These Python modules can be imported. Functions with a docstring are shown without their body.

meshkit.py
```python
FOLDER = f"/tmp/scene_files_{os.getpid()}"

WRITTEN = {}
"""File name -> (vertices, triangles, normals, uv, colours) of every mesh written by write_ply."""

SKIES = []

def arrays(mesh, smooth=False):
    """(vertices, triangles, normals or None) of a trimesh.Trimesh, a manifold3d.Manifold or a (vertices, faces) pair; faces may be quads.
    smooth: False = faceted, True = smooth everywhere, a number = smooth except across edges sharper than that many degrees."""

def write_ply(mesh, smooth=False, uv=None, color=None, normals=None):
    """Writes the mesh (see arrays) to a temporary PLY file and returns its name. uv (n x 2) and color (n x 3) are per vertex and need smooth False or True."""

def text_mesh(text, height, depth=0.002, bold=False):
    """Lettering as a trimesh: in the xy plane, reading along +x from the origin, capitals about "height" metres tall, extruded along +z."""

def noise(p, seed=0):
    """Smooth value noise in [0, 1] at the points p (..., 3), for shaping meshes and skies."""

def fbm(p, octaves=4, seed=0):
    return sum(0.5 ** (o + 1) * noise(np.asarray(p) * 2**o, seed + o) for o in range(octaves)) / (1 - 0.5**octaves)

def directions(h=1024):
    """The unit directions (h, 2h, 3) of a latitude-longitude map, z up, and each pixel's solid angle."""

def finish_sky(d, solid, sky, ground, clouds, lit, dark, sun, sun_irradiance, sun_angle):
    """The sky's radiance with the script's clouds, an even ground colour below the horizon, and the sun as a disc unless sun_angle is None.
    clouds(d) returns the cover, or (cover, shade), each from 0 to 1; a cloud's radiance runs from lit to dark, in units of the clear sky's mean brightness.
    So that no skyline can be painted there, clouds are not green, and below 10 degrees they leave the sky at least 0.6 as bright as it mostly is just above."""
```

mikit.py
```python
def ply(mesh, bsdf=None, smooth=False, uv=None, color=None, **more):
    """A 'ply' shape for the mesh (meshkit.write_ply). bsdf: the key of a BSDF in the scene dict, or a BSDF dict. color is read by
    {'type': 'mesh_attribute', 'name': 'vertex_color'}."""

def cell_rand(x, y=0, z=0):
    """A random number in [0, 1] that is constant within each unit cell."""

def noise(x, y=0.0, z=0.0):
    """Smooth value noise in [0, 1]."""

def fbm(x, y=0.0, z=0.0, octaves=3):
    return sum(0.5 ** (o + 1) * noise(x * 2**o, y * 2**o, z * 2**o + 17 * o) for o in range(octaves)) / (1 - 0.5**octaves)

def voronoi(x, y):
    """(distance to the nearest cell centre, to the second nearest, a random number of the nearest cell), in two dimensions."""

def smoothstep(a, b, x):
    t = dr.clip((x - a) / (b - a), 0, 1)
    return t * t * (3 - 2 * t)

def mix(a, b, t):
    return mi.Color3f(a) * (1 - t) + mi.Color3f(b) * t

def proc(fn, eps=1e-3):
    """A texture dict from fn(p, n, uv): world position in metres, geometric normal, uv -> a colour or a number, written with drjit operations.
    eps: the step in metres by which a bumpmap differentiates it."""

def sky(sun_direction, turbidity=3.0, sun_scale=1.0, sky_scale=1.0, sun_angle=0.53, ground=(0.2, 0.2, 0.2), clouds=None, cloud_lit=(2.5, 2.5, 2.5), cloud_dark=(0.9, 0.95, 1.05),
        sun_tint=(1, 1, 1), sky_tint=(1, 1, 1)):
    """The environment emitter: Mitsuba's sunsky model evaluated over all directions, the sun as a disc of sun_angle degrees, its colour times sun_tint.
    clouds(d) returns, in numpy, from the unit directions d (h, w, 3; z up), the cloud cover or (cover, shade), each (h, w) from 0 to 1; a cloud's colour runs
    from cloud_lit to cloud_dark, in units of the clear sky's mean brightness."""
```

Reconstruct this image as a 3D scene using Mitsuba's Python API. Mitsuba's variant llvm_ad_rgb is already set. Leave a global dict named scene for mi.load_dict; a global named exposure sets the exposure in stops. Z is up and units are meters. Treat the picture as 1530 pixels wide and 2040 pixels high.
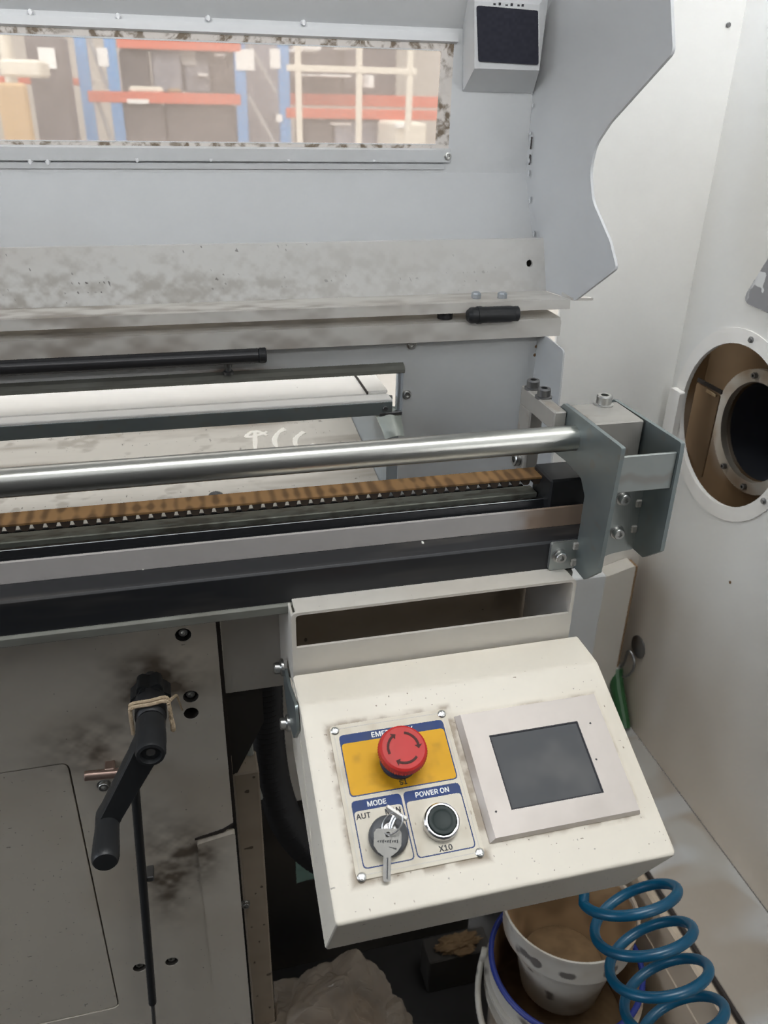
import math
import numpy as np
import trimesh
import drjit as dr
import mitsuba as mi
import manifold3d as mf
from manifold3d import Manifold, CrossSection
import mikit
import meshkit
from mikit import proc, noise, fbm, voronoi, cell_rand, smoothstep, mix

scene, labels = {}, {}
rng = np.random.default_rng(7)
PI = math.pi

# ------------------------------------------------------------------ camera, light, exposure
exposure = -0.45
CAM = np.array([0.0, 0.0, 1.5])
F = 1624.0
RIGHT = np.array([0.96941415, -0.24435997, 0.02289986])
DOWN = np.array([-0.09304963, -0.45226778, -0.88701501])
FWD = np.array([0.22710783, 0.85775408, -0.46117239])
M4 = np.eye(4)
M4[:3, 0], M4[:3, 1], M4[:3, 2], M4[:3, 3] = -RIGHT, -DOWN, FWD, CAM
scene['camera'] = {'type': 'thinlens', 'to_world': mi.ScalarTransform4f(M4.tolist()), 'fov_axis': 'x', 'fov': math.degrees(2 * math.atan(765 / F)),
                   'aperture_radius': 0.0017, 'focus_distance': 0.80, 'near_clip': 0.02, 'far_clip': 100.0}
scene['sky'] = {'type': 'constant', 'radiance': {'type': 'rgb', 'value': [0.10, 0.11, 0.12]}}


def rgb(*c):
    return {'type': 'rgb', 'value': [float(x) for x in c]}


# rooflights of the hall (translucent strips in its roof) and the glazed band of its left wall
ROOFLIGHTS = [(-1.1, 2.4, -1.1, 0.5, 15.0), (-9, 9, 3.2, 5.0, 6.5), (-9, 9, 7.0, 8.4, 6.5)]
HALL = dict(x0=-10.0, x1=11.0, y0=-6.5, y1=12.0, z1=6.5)
LEFT_GLAZING = (-3.5, 4.0, 2.2, 5.6, 7.5)
FRONT_GLAZING = (-6.0, 6.5, 2.3, 5.4, 10.5)


def ray(u, v):
    return (RIGHT * (u - 765) + DOWN * (v - 1020)) / F + FWD


def onX(u, v, x):
    d = ray(u, v)
    return CAM + d * (x - CAM[0]) / d[0]


def onY(u, v, y):
    d = ray(u, v)
    return CAM + d * (y - CAM[1]) / d[1]


def onZ(u, v, z):
    d = ray(u, v)
    return CAM + d * (z - CAM[2]) / d[2]


# ------------------------------------------------------------------ mesh helpers
def cat(*ms):
    out = []
    for m in ms:
        if isinstance(m, (list, tuple)):
            out += m
        else:
            out.append(m)
    return trimesh.util.concatenate(out)


def tm(man):
    m = man.to_mesh()
    return trimesh.Trimesh(np.array(m.vert_properties[:, :3], float), np.array(m.tri_verts), process=False)


def man(t):
    return Manifold(mf.Mesh(np.asarray(t.vertices, np.float32), np.asarray(t.faces, np.uint32)))


def bx(x0, x1, y0, y1, z0, z1, c=0.0008):
    c = min(c, abs(x1 - x0) / 2.5, abs(y1 - y0) / 2.5, abs(z1 - z0) / 2.5)
    P = []
    for sx, ax, bx_ in ((1, x0, 1), (-1, x1, 1)):
        for sy, ay in ((1, y0), (-1, y1)):
            for sz, az in ((1, z0), (-1, z1)):
                P += [(ax, ay + sy * c, az + sz * c), (ax + sx * c, ay, az + sz * c), (ax + sx * c, ay + sy * c, az)]
    return trimesh.convex.convex_hull(np.array(P))


def hull(pts):
    return trimesh.convex.convex_hull(np.array(pts, float))


def rp(pts, r, n=6):
    """polygon with rounded corners, r a number or one per corner"""
    pts = np.array(pts, float)
    k = len(pts)
    r = [r] * k if np.isscalar(r) else r
    out = []
    for i in range(k):
        p, a, b = pts[i], pts[i - 1], pts[(i + 1) % k]
        if r[i] <= 0:
            out.append(p)
            continue
        u, w = (a - p), (b - p)
        lu, lw = np.linalg.norm(u), np.linalg.norm(w)
        u, w = u / lu, w / lw
        ang = math.acos(np.clip(u @ w, -1, 1))
        t = min(r[i] / math.tan(ang / 2), lu * .48, lw * .48)
        for q in np.linspace(0, 1, n):
            A, B = p + u * t * (1 - q), p + w * t * q
            out.append(A * (1 - q) + B * q)
    return np.array(out)


def circ(cx, cy, r, n=32, ry=None):
    a = np.linspace(0, 2 * PI, n, endpoint=False)
    return np.stack([cx + r * np.cos(a), cy + (ry or r) * np.sin(a)], 1)


def prism(poly, a0, a1, axis='x', holes=()):
    """x: poly in (y,z); y: poly in (x,z); z: poly in (x,y)"""
    cs = CrossSection([np.asarray(poly, float).tolist()], mf.FillRule.EvenOdd)
    for h in holes:
        cs = cs - CrossSection([np.asarray(h, float).tolist()], mf.FillRule.EvenOdd)
    m = tm(cs.extrude(float(a1 - a0)))
    v = m.vertices
    h = v[:, 2] + a0
    if axis == 'x':
        m = trimesh.Trimesh(np.stack([h, v[:, 0], v[:, 1]], 1), m.faces, process=False)
    elif axis == 'y':
        m = trimesh.Trimesh(np.stack([v[:, 0], h, v[:, 1]], 1), m.faces[:, ::-1], process=False)
    else:
        m = trimesh.Trimesh(np.stack([v[:, 0], v[:, 1], h], 1), m.faces, process=False)
    return m


def frame_of(axis):
    w = np.asarray(axis, float)
    w = w / np.linalg.norm(w)
    a = np.array([1.0, 0, 0]) if abs(w[0]) < .8 else np.array([0, 1.0, 0])
    u = np.cross(a, w)
    u /= np.linalg.norm(u)
    return u, np.cross(w, u), w


def lathe(prof, p, axis, n=32):
    """closed solid of revolution of the (r,h) profile that starts and ends on the axis"""
    u, v, w = frame_of(axis)
    p = np.asarray(p, float)
    V, Fc = [], []
    for r, h in prof:
        if r < 1e-9:
            V.append([p + w * h])
        else:
            a = np.linspace(0, 2 * PI, n, endpoint=False)
            V.append([p + u * r * math.cos(t) + v * r * math.sin(t) + w * h for t in a])
    off = np.cumsum([0] + [len(x) for x in V])
    for i in range(len(V) - 1):
        A, B = off[i], off[i + 1]
        for k in range(n):
            k2 = (k + 1) % n
            if len(V[i]) == 1 and len(V[i + 1]) == 1:
                continue
            if len(V[i]) == 1:
                Fc.append((A, B + k2, B + k))
            elif len(V[i + 1]) == 1:
                Fc.append((A + k, A + k2, B))
            else:
                Fc += [(A + k, A + k2, B + k2), (A + k, B + k2, B + k)]
    m = trimesh.Trimesh(np.array([q for x in V for q in x]), np.array(Fc), process=False)
    if m.volume < 0:
        m.invert()
    return m


def cyl(p0, p1, r, n=28, c=None):
    p0, p1 = np.asarray(p0, float), np.asarray(p1, float)
    L = np.linalg.norm(p1 - p0)
    c = min(r * .12, L * .2) if c is None else c
    return lathe([(0, 0), (r - c, 0), (r, c), (r, L - c), (r - c, L), (0, L)], p0, p1 - p0, n)


def tube(path, r, n=10, closed=False):
    P = np.asarray(path, float)
    k = len(P)
    R = np.full(k, r) if np.isscalar(r) else np.asarray(r, float)
    T = np.zeros_like(P)
    for i in range(k):
        a = P[(i + 1) % k] if (closed or i < k - 1) else P[i]
        b = P[i - 1] if (closed or i > 0) else P[i]
        T[i] = (a - b) / max(np.linalg.norm(a - b), 1e-12)
    u = frame_of(T[0])[0]
    V, Fc = [], []
    for i in range(k):
        u = u - T[i] * (u @ T[i])
        u /= np.linalg.norm(u)
        v = np.cross(T[i], u)
        a = np.linspace(0, 2 * PI, n, endpoint=False)
        V += [P[i] + R[i] * (u * math.cos(t) + v * math.sin(t)) for t in a]
    for i in range(k if closed else k - 1):
        A, B = i * n, ((i + 1) % k) * n
        for j in range(n):
            j2 = (j + 1) % n
            Fc += [(A + j, A + j2, B + j2), (A + j, B + j2, B + j)]
    if not closed:
        V += [P[0], P[-1]]
        for j in range(n):
            Fc += [(k * n, (j + 1) % n, j), (k * n + 1, (k - 1) * n + j, (k - 1) * n + (j + 1) % n)]
    return trimesh.Trimesh(np.array(V), np.array(Fc), process=False)


def spline(pts, n=60):
    from scipy.interpolate import CubicSpline
    pts = np.asarray(pts, float)
    t = np.r_[0, np.cumsum(np.linalg.norm(np.diff(pts, axis=0), axis=1))]
    return CubicSpline(t, pts)(np.linspace(0, t[-1], n))


def capscrew(p, axis, r, h, washer=True, socket=.55):
    """socket-head cap screw standing on p"""
    u, v, w = frame_of(axis)
    body = hull(np.vstack([circ3(p, u, v, w, r, 0), circ3(p, u, v, w, r, h * .86), circ3(p, u, v, w, r * .88, h)]))
    hexa = hull(np.vstack([circ3(p, u, v, w, r * socket, h * .35, 6), circ3(p, u, v, w, r * socket, h * 1.5, 6)]))
    m = tm(man(body) - man(hexa))
    if washer:
        m = cat(m, lathe([(0, -.001), (r * 1.3, -.001), (r * 1.3, h * .12), (r * .9, h * .2), (0, h * .2)], p, axis, 24))
    return m


def circ3(p, u, v, w, r, h, n=24):
    a = np.linspace(0, 2 * PI, n, endpoint=False)
    return np.array([np.asarray(p) + w * h + u * r * math.cos(t) + v * r * math.sin(t) for t in a])


def crossscrew(p, axis, r, h):
    """pan-head screw with a cross recess"""
    u, v, w = frame_of(axis)
    p = np.asarray(p, float)
    dome = lathe([(0, -.0005), (r, -.0005), (r, h * .35), (r * .8, h * .8), (r * .45, h), (0, h)], p, w, 24)
    m = man(dome)
    for a in (.5, .5 + PI / 2):
        e = u * math.cos(a) + v * math.sin(a)
        f = np.cross(w, e)
        P = [p + w * hh + e * s * r * .62 + f * q * r * .13 for hh in (h * .45, h * 2) for s in (-1, 1) for q in (-1, 1)]
        m = m - man(hull(P))
    return tm(m)


def place(m, O, e1, e2, e3):
    v = np.asarray(m.vertices)
    f = m.faces
    W = O + np.outer(v[:, 0], e1) + np.outer(v[:, 1], e2) + np.outer(v[:, 2], e3)
    if np.dot(np.cross(e1, e2), e3) < 0:
        f = f[:, ::-1]
    return trimesh.Trimesh(W, f, process=False)


# ------------------------------------------------------------------ scene helpers
def key_for(k):
    if k not in scene and not any(q.startswith(k + '__') for q in scene):
        return k
    i = 1
    while True:
        q = f'{k}_{i:03d}'
        if q not in scene and not any(s.startswith(q + '__') for s in scene):
            return q
        i += 1


def part(parent, name, mesh, mat, smooth=25, label=None, kind=None, **more):
    k = key_for(parent + '__' + name)
    scene[k] = mikit.ply(mesh, mat, smooth=smooth, **more)
    d = {}
    if label:
        d['label'] = label
    if kind:
        d['kind'] = kind
    if d:
        labels[k] = d
    return k


def thing(name, label, cat_, group=None, kind=None):
    k = key_for(name)
    while k in labels:
        i = int(k[-3:]) + 1 if k[-3:].isdigit() else 1
        k = f'{name}_{i:03d}'
    labels[k] = {'label': label, 'category': cat_}
    if group:
        labels[k]['group'] = group
    if kind:
        labels[k]['kind'] = kind
    return k


def solo(name, mesh, mat, label, cat_, smooth=25, group=None, kind=None, **more):
    k = thing(name, label, cat_, group, kind)
    scene[k] = mikit.ply(mesh, mat, smooth=smooth, **more)
    return k


def struct(name, mesh, mat, label=None, smooth=False, **more):
    scene[name] = mikit.ply(mesh, mat, smooth=smooth, **more)
    labels[name] = {'kind': 'structure', 'label': label, 'category': name.split('_')[0]}
    return name


# ------------------------------------------------------------------ materials
def mat(name, color, rough=.45, metallic=0.0, spec=.5, bump=None, bump_scale=0.0003, **more):
    base = rgb(*color) if isinstance(color, (tuple, list)) else proc(color)
    r = proc(rough) if callable(rough) else float(rough)
    b = {'type': 'principled', 'base_color': base, 'roughness': r, 'metallic': float(metallic), 'specular': float(spec), **more}
    if bump is not None:
        b = {'type': 'bumpmap', 'arbitrary': proc(bump, 5e-4), 'scale': float(bump_scale), 'bsdf': b}
    scene[name] = {'type': 'twosided', 'bsdf': b}
    return name


def blob(p, c, r, stretch=(1, 1, 1)):
    d2 = dr.square((p.x - c[0]) / (r * stretch[0])) + dr.square((p.y - c[1]) / (r * stretch[1])) + dr.square((p.z - c[2]) / (r * stretch[2]))
    return dr.exp(-d2)


def specks(p, s, thr, seed=0.0):
    return smoothstep(thr + .05, thr + .08, noise(p.x * s * 2.1 + seed, p.y * s * 2.1 + 3.1, p.z * s * 1.6))


def cream(base, dirt=(.30, .22, .14), amount=.12, sp=.86, extra=None, s1=9.0):
    def f(p, n, uv):
        a = fbm(p.x * s1, p.y * s1 + 5, p.z * s1, 2)
        m = smoothstep(.52, .85, a) * amount
        c = mix(base, dirt, m)
        k = specks(p, 160.0, sp, 1.7)
        c = mix(c, (.10, .085, .07), k * .6)
        if extra is not None:
            c = extra(p, c)
        return c
    return f


CREAM = (.69, .64, .545)
WHITE = (.55, .56, .565)


def x_front(p, c):
    g = fbm(p.x * 60, p.y * 20, p.z * 60, 3)
    g2 = fbm(p.x * 18 + 4, 0.0, p.z * 18, 3)
    d = blob(p, (-.052, .675, .958), .034, (1, 9, .8)) * 1.5 + blob(p, (-.118, .68, .895), .05, (1, 9, .7)) * 1.0 + blob(p, (-.07, .68, .70), .035, (.6, 9, 2.2)) * 1.1 + blob(p, (-.035, .68, .715), .028, (1, 9, 1.6)) * .9
    d = d + blob(p, (-.05, .68, .995), .03, (2, 9, .6)) * .5
    m = dr.clip(d * smoothstep(.28, .75, g * .5 + g2 * .5) * 1.25, 0, .92)
    c = mix(c, (.085, .062, .042), m)
    return c


def x_sheet(p, c):
    d = blob(p, (.262, .885, .224), .02, (1, 9, 1)) + blob(p, (.06, .885, 1.215), .02, (2.2, 9, .35)) * 1.6
    return mix(c, (.12, .085, .06), dr.clip(d * (.4 + fbm(p.x * 90, 0.0, p.z * 90, 2)), 0, .9))


def x_dirty(p, c):
    a = fbm(p.x * 34 + p.z * 10, p.y * 10, p.z * 40, 4)
    b = fbm(p.x * 120 + 3, p.y * 20, p.z * 110, 3)
    left = smoothstep(.42, -.15, p.x)
    low = smoothstep(1.345, 1.285, p.z)
    m = smoothstep(.40, .72, a * .6 + b * .4 + .05 * low) * (.12 + .36 * left) * (.5 + .7 * low)
    c = mix(c, (.20, .165, .12), m)
    k = smoothstep(.86, .90, noise(p.x * 420 + p.z * 150, p.y * 60, p.z * 210 + 2)) * smoothstep(.45, .7, noise(p.x * 40, p.z * 50)) * (.25 + .75 * left)
    return mix(c, (.06, .05, .045), k * .8)


def x_flange(p, c):
    a = fbm(p.x * 26, p.y * 40, p.z * 40, 3)
    left = smoothstep(.5, -.1, p.x)
    return mix(c, (.16, .12, .085), smoothstep(.35, .75, a) * (.2 + .45 * left))


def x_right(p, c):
    m = smoothstep(1.05, .62, p.z + .3 * fbm(p.y * 4, p.z * 4, 0.0, 3)) * .75  # beige film, deepened towards the foot to paint in the shade there
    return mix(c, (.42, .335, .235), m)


def x_box(p, c):
    # dust and grease gathered round the edges of the label plate and the screen
    a, b = (p.x - .1484), ((p.y - .4754) * .9063 + (p.z - .9864) * .4226)
    q = dr.maximum(dr.abs(a) - .0525, dr.abs(b + .0042) - .0632)
    g = .25 + .75 * smoothstep(.35, .65, fbm(p.x * 70 + 2, p.y * 80, 3.0, 4))
    e1 = smoothstep(.0075, .0, dr.abs(q)) * g
    q2 = dr.maximum(dr.abs(p.x - .274) - .067, dr.abs(b + .004) - .0545)
    e2 = smoothstep(.006, .0, dr.abs(q2)) * g
    c = mix(c, (.22, .16, .10), dr.clip(e1 * .8 + e2 * .6, 0, .8))
    k = specks(p, 220.0, .865, 5.0)
    return mix(c, (.16, .11, .07), k * .8)


mat('paint_box', cream(CREAM, amount=.10, sp=.90, extra=x_box), .40, spec=.32)
mat('paint_front', cream((.53, .485, .41), amount=.25, extra=x_front), .42)
mat('paint_hood', cream(WHITE, amount=.05, sp=.95), .42)
mat('paint_dirty', cream((.545, .535, .51), amount=.16, sp=.95, extra=x_dirty), .5)
mat('paint_flange', cream((.56, .54, .50), amount=.2, sp=.94, extra=x_flange), .48)
mat('paint_sheet', cream((.53, .54, .535), amount=.12, sp=.95, extra=x_sheet), .42)
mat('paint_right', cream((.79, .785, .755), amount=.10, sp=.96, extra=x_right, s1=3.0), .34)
mat('paint_plain', cream((.54, .51, .455), amount=.16, sp=.92), .42)
mat('paint_bright', cream((.82, .80, .76), amount=.06, sp=.92), .38)


def cover_f(p, n, uv):
    a = fbm(p.x * 5, p.y * 30, 0.0, 4)
    c = mix((.44, .41, .36), (.17, .135, .095), smoothstep(.34, .72, a) * smoothstep(1.045, 1.07, p.z + .02 * a) * .9)
    b = fbm(p.x * 40, p.y * 60, 2.0, 3)
    c = mix(c, (.20, .17, .13), smoothstep(.62, .8, b) * .5 * smoothstep(.3, -.1, p.x))
    return mix(c, (.05, .04, .03), specks(p, 150.0, .85, 2.0) * .7)


mat('cover_paint', cover_f, .5)


def zinc_f(p, n, uv):
    a = fbm(p.x * 30, p.y * 30, p.z * 30, 3)
    c = mix((.24, .285, .295), (.32, .36, .35), a)
    return mix(c, (.30, .27, .22), smoothstep(.62, .8, fbm(p.x * 80 + 2, p.y * 80, p.z * 80, 2)) * .35)


mat('zinc', zinc_f, .42, metallic=.85)


def webstain_f(p, n, uv):
    a = fbm(p.x * 30, p.y * 30, p.z * 30, 3)
    c = mix((.36, .39, .375), (.43, .45, .43), a)
    h = p.z - 1.197 - .006 * noise(p.x * 120) + (p.x - .39) * .1
    band = smoothstep(-.008, -.001, h) * smoothstep(.006, .001, h)
    return mix(c, (.33, .30, .27), band * .6)


mat('zinc_bright', lambda p, n, uv: mix((.44, .48, .42), (.56, .58, .53), fbm(p.x * 60, p.y * 60, p.z * 60, 3)), .34, metallic=.55)
mat('cheek_grey', (.25, .275, .285), .5)
mat('zinc_stained', webstain_f, .38, metallic=.8)
mat('steel', (.62, .63, .62), .16, metallic=1.0)
mat('key_steel', (.50, .485, .45), .42, metallic=.25)
mat('shaft_steel', lambda p, n, uv: mix((.50, .50, .46), (.62, .62, .58), fbm(p.x * 12, p.y * 90, p.z * 90, 3)), .30, metallic=1.0)
mat('screw_steel', (.55, .55, .53), .28, metallic=1.0)
mat('screw_dark', (.20, .20, .20), .34, metallic=.9)
mat('chrome', (.72, .72, .72), .14, metallic=1.0)
mat('alu_block', lambda p, n, uv: mix(mix((.34, .325, .295), (.40, .385, .35), fbm(p.x * 25, p.y * 90, p.z * 25, 3)), (.27, .22, .17), smoothstep(.60, .75, fbm(p.x * 60, p.y * 60, p.z * 60, 3)) * .5), .48, metallic=.35)
mat('rail_black', lambda p, n, uv: mix((.016, .017, .019), (.05, .045, .04), smoothstep(.5, .9, fbm(p.x * 10, p.y * 60, p.z * 60, 3)) * .6), .36, spec=.45)
mat('strip_grey', lambda p, n, uv: mix(mix((.50, .47, .45), (.45, .42, .39), fbm(p.x * 6, p.y * 20, p.z * 20, 3)), (.25, .15, .08), smoothstep(.30, .345, p.x + .02 * noise(p.x * 90, p.z * 120)) * .75), .38, metallic=.15)
mat('metal_dull', lambda p, n, uv: mix((.36, .37, .31), (.22, .21, .17), smoothstep(.45, .7, fbm(p.x * 50, p.y * 120, p.z * 40, 3))), .4, metallic=.7)
mat('lip_dull', lambda p, n, uv: mix((.20, .205, .18), (.13, .125, .105), fbm(p.x * 30, p.y * 60, p.z * 60, 3)), .6, metallic=.3, spec=.3)
mat('rubber', (.018, .018, .019), .5, spec=.4)
mat('plastic_black', (.017, .018, .019), .42, spec=.4)
mat('foam_dark', lambda p, n, uv: mix((.022, .023, .033), (.03, .031, .042), noise(p.x * 300, p.y * 300, p.z * 300)), .85, spec=.2)
mat('tube_black', (.02, .02, .022), .25, spec=.6)
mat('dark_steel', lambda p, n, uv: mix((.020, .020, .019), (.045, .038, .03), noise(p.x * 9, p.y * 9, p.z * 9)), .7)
mat('brown_plate', lambda p, n, uv: mix(mix((.36, .30, .23), (.27, .215, .155), fbm(p.x * 14, p.y * 14, p.z * 30, 3)), (.06, .045, .03), specks(p, 60.0, .83, 3.0) * .8), .55)
mat('rusty', lambda p, n, uv: mix((.26, .16, .075), (.12, .07, .035), fbm(p.x * 40, p.y * 40, p.z * 40, 3)), .75)


def belt_f(p, n, uv):
    s = dr.sin(p.x * 2 * PI / .0125 + 5 * noise(p.x * 25))
    w = noise(p.x * 45, p.y * 90)
    c = mix((.32, .18, .075), (.155, .085, .036), smoothstep(-.3, .9, s * .6 + (w - .5) * 1.5))
    c = mix(c, (.10, .06, .03), smoothstep(.10, .36, p.x) * .55 * noise(p.x * 110, p.y * 30))
    return c


mat('belt', belt_f, .6, spec=.25)
mat('belt_tooth', (.055, .038, .026), .6)
mat('label_plate', lambda p, n, uv: mix(mix((.64, .59, .49), (.52, .46, .36), smoothstep(.4, .8, fbm(p.x * 45, p.y * 45, p.z * 45, 3))), (.25, .17, .10), specks(p, 120.0, .87, 4.0) * .5), .5, spec=.25)
mat('print_blue', lambda p, n, uv: mix((.018, .045, .17), (.04, .06, .14), noise(p.x * 200, p.y * 200)), .5, spec=.2)
mat('print_yellow', lambda p, n, uv: mix((.68, .36, .014), (.45, .23, .02), smoothstep(.5, .85, fbm(p.x * 70, p.y * 70, p.z * 70, 3)) * .7), .5, spec=.2)
mat('print_white', (.74, .74, .70), .4)
mat('print_black', (.03, .03, .035), .55, spec=.2)
mat('estop_red', lambda p, n, uv: mix((.50, .022, .020), (.42, .03, .026), noise(p.x * 60, p.y * 60)), .45, spec=.3)
mat('arrow_grey', (.085, .035, .032), .6, spec=.1)
mat('collar_blue', (.022, .026, .055), .38)
mat('button_green', (.016, .026, .024), .5, spec=.3)
mat('switch_grey', (.06, .064, .07), .45, spec=.35)
mat('bezel_silver', lambda p, n, uv: mix((.50, .452, .41), (.44, .395, .355), smoothstep(.45, .8, fbm(p.x * 18, p.y * 18, p.z * 18, 3))), .42, metallic=.15, spec=.4)
mat('screen', lambda p, n, uv: mix((.065, .068, .072), (.12, .118, .115), smoothstep(.45, .8, fbm(p.x * 28, p.y * 28, p.z * 28, 3)) * .6), .5, spec=.25)
mat('seam', (.02, .015, .012), .8)
mat('chalk', (.80, .77, .70), .9, spec=.1)
mat('cord_tan', lambda p, n, uv: mix((.50, .40, .28), (.30, .22, .14), noise(p.x * 700, p.y * 700, p.z * 700)), .9, spec=.1)
mat('copper_pin', (.42, .30, .25), .3, metallic=.8)
mat('hose_blue', lambda p, n, uv: mix((.003, .055, .11), (.004, .075, .14), noise(p.x * 60, p.y * 60, p.z * 60)), .3, spec=.5)
mat('bucket_white', lambda p, n, uv: mix(mix((.50, .47, .41), (.30, .215, .135), smoothstep(.35, .75, fbm(p.x * 16, p.y * 16, p.z * 16, 3)) * .8), (.05, .04, .035), smoothstep(.70, .78, fbm(p.x * 34 + 6, p.y * 34, p.z * 34, 2)) * .8), .45)
mat('bucket_inside', lambda p, n, uv: mix((.30, .195, .105), (.17, .105, .055), smoothstep(.35, .75, fbm(p.x * 22, p.y * 22, p.z * 22, 2))), .8, spec=.2)
mat('rim_blue', (.02, .035, .21), .4)
mat('sawdust', lambda p, n, uv: mix((.25, .165, .09), (.12, .075, .04), fbm(p.x * 60, p.y * 60, p.z * 60, 3)), .9, spec=.1)
mat('pale_cable', (.34, .36, .33), .5)
mat('green_plastic', (.022, .085, .028), .4)
mat('green_cloth', (.22, .36, .31), .7)
mat('ledge_paint', lambda p, n, uv: mix(mix((.345, .33, .30), (.25, .20, .15), smoothstep(.42, .62, noise(p.x * 14 + 1.5 * noise(p.x * 6, p.y * 6), p.y * 16)) * .6), (.41, .42, .42), smoothstep(.5, .8, noise(p.x * 9 + 5, p.y * 22)) * .6), .4, spec=.3)
mat('ledge_side', lambda p, n, uv: mix((.46, .38, .29), (.33, .26, .18), fbm(p.x * 10, p.y * 8, p.z * 10, 3)), .45)
mat('duct_dusty', lambda p, n, uv: mix(mix((.25, .165, .09), (.12, .075, .04), fbm(p.x * 12, p.y * 12, p.z * 12, 2)), (.42, .36, .30), smoothstep(.56, .78, fbm(p.x * 7 + 3, p.y * 9, p.z * 5, 3)) * .7), .65, spec=.25)
mat('duct_ring', lambda p, n, uv: mix((.56, .52, .45), (.36, .25, .15), smoothstep(.45, .8, fbm(p.x * 20, p.y * 20, p.z * 20, 3)) * .8), .5)
mat('duct_dark', (.055, .060, .072), .6)
mat('plaque_grey', lambda p, n, uv: mix((.27, .27, .285), (.72, .73, .74), smoothstep(.60, .64, fbm(p.y * 45 + 2, p.z * 38, 0.0, 3)) * smoothstep(.955, .935, p.y)), .5)
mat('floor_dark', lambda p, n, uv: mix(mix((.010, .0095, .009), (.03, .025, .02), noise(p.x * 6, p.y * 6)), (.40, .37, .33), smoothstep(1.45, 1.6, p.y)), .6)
mat('hall_wall', (.50, .46, .40), .7)
mat('hall_dark', (.10, .10, .105), .7)
mat('roof_sheet', (.45, .46, .47), .7)
mat('rack_blue', (.07, .27, .56), .45)
mat('rack_orange', (.62, .10, .035), .5)
mat('rack_grey', (.45, .44, .42), .5)
mat('paper', (.85, .83, .78), .7)
mat('goods_dark', lambda p, n, uv: mix((.05, .045, .05), (.17, .15, .15), fbm(p.x * 5, p.y * 5, p.z * 5, 3)), .6)
mat('goods_wrap', lambda p, n, uv: mix((.16, .17, .22), (.46, .45, .48), fbm(p.x * 8, p.y * 8, p.z * 5, 3)), .35)
mat('goods_cream', (.74, .68, .56), .6)
mat('carton', lambda p, n, uv: mix((.42, .30, .17), (.33, .23, .13), noise(p.x * 8, p.y * 8, p.z * 8)), .7)
mat('sheet_ochre', (.52, .34, .16), .5)
mat('weld', (.74, .75, .76), .35)
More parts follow.
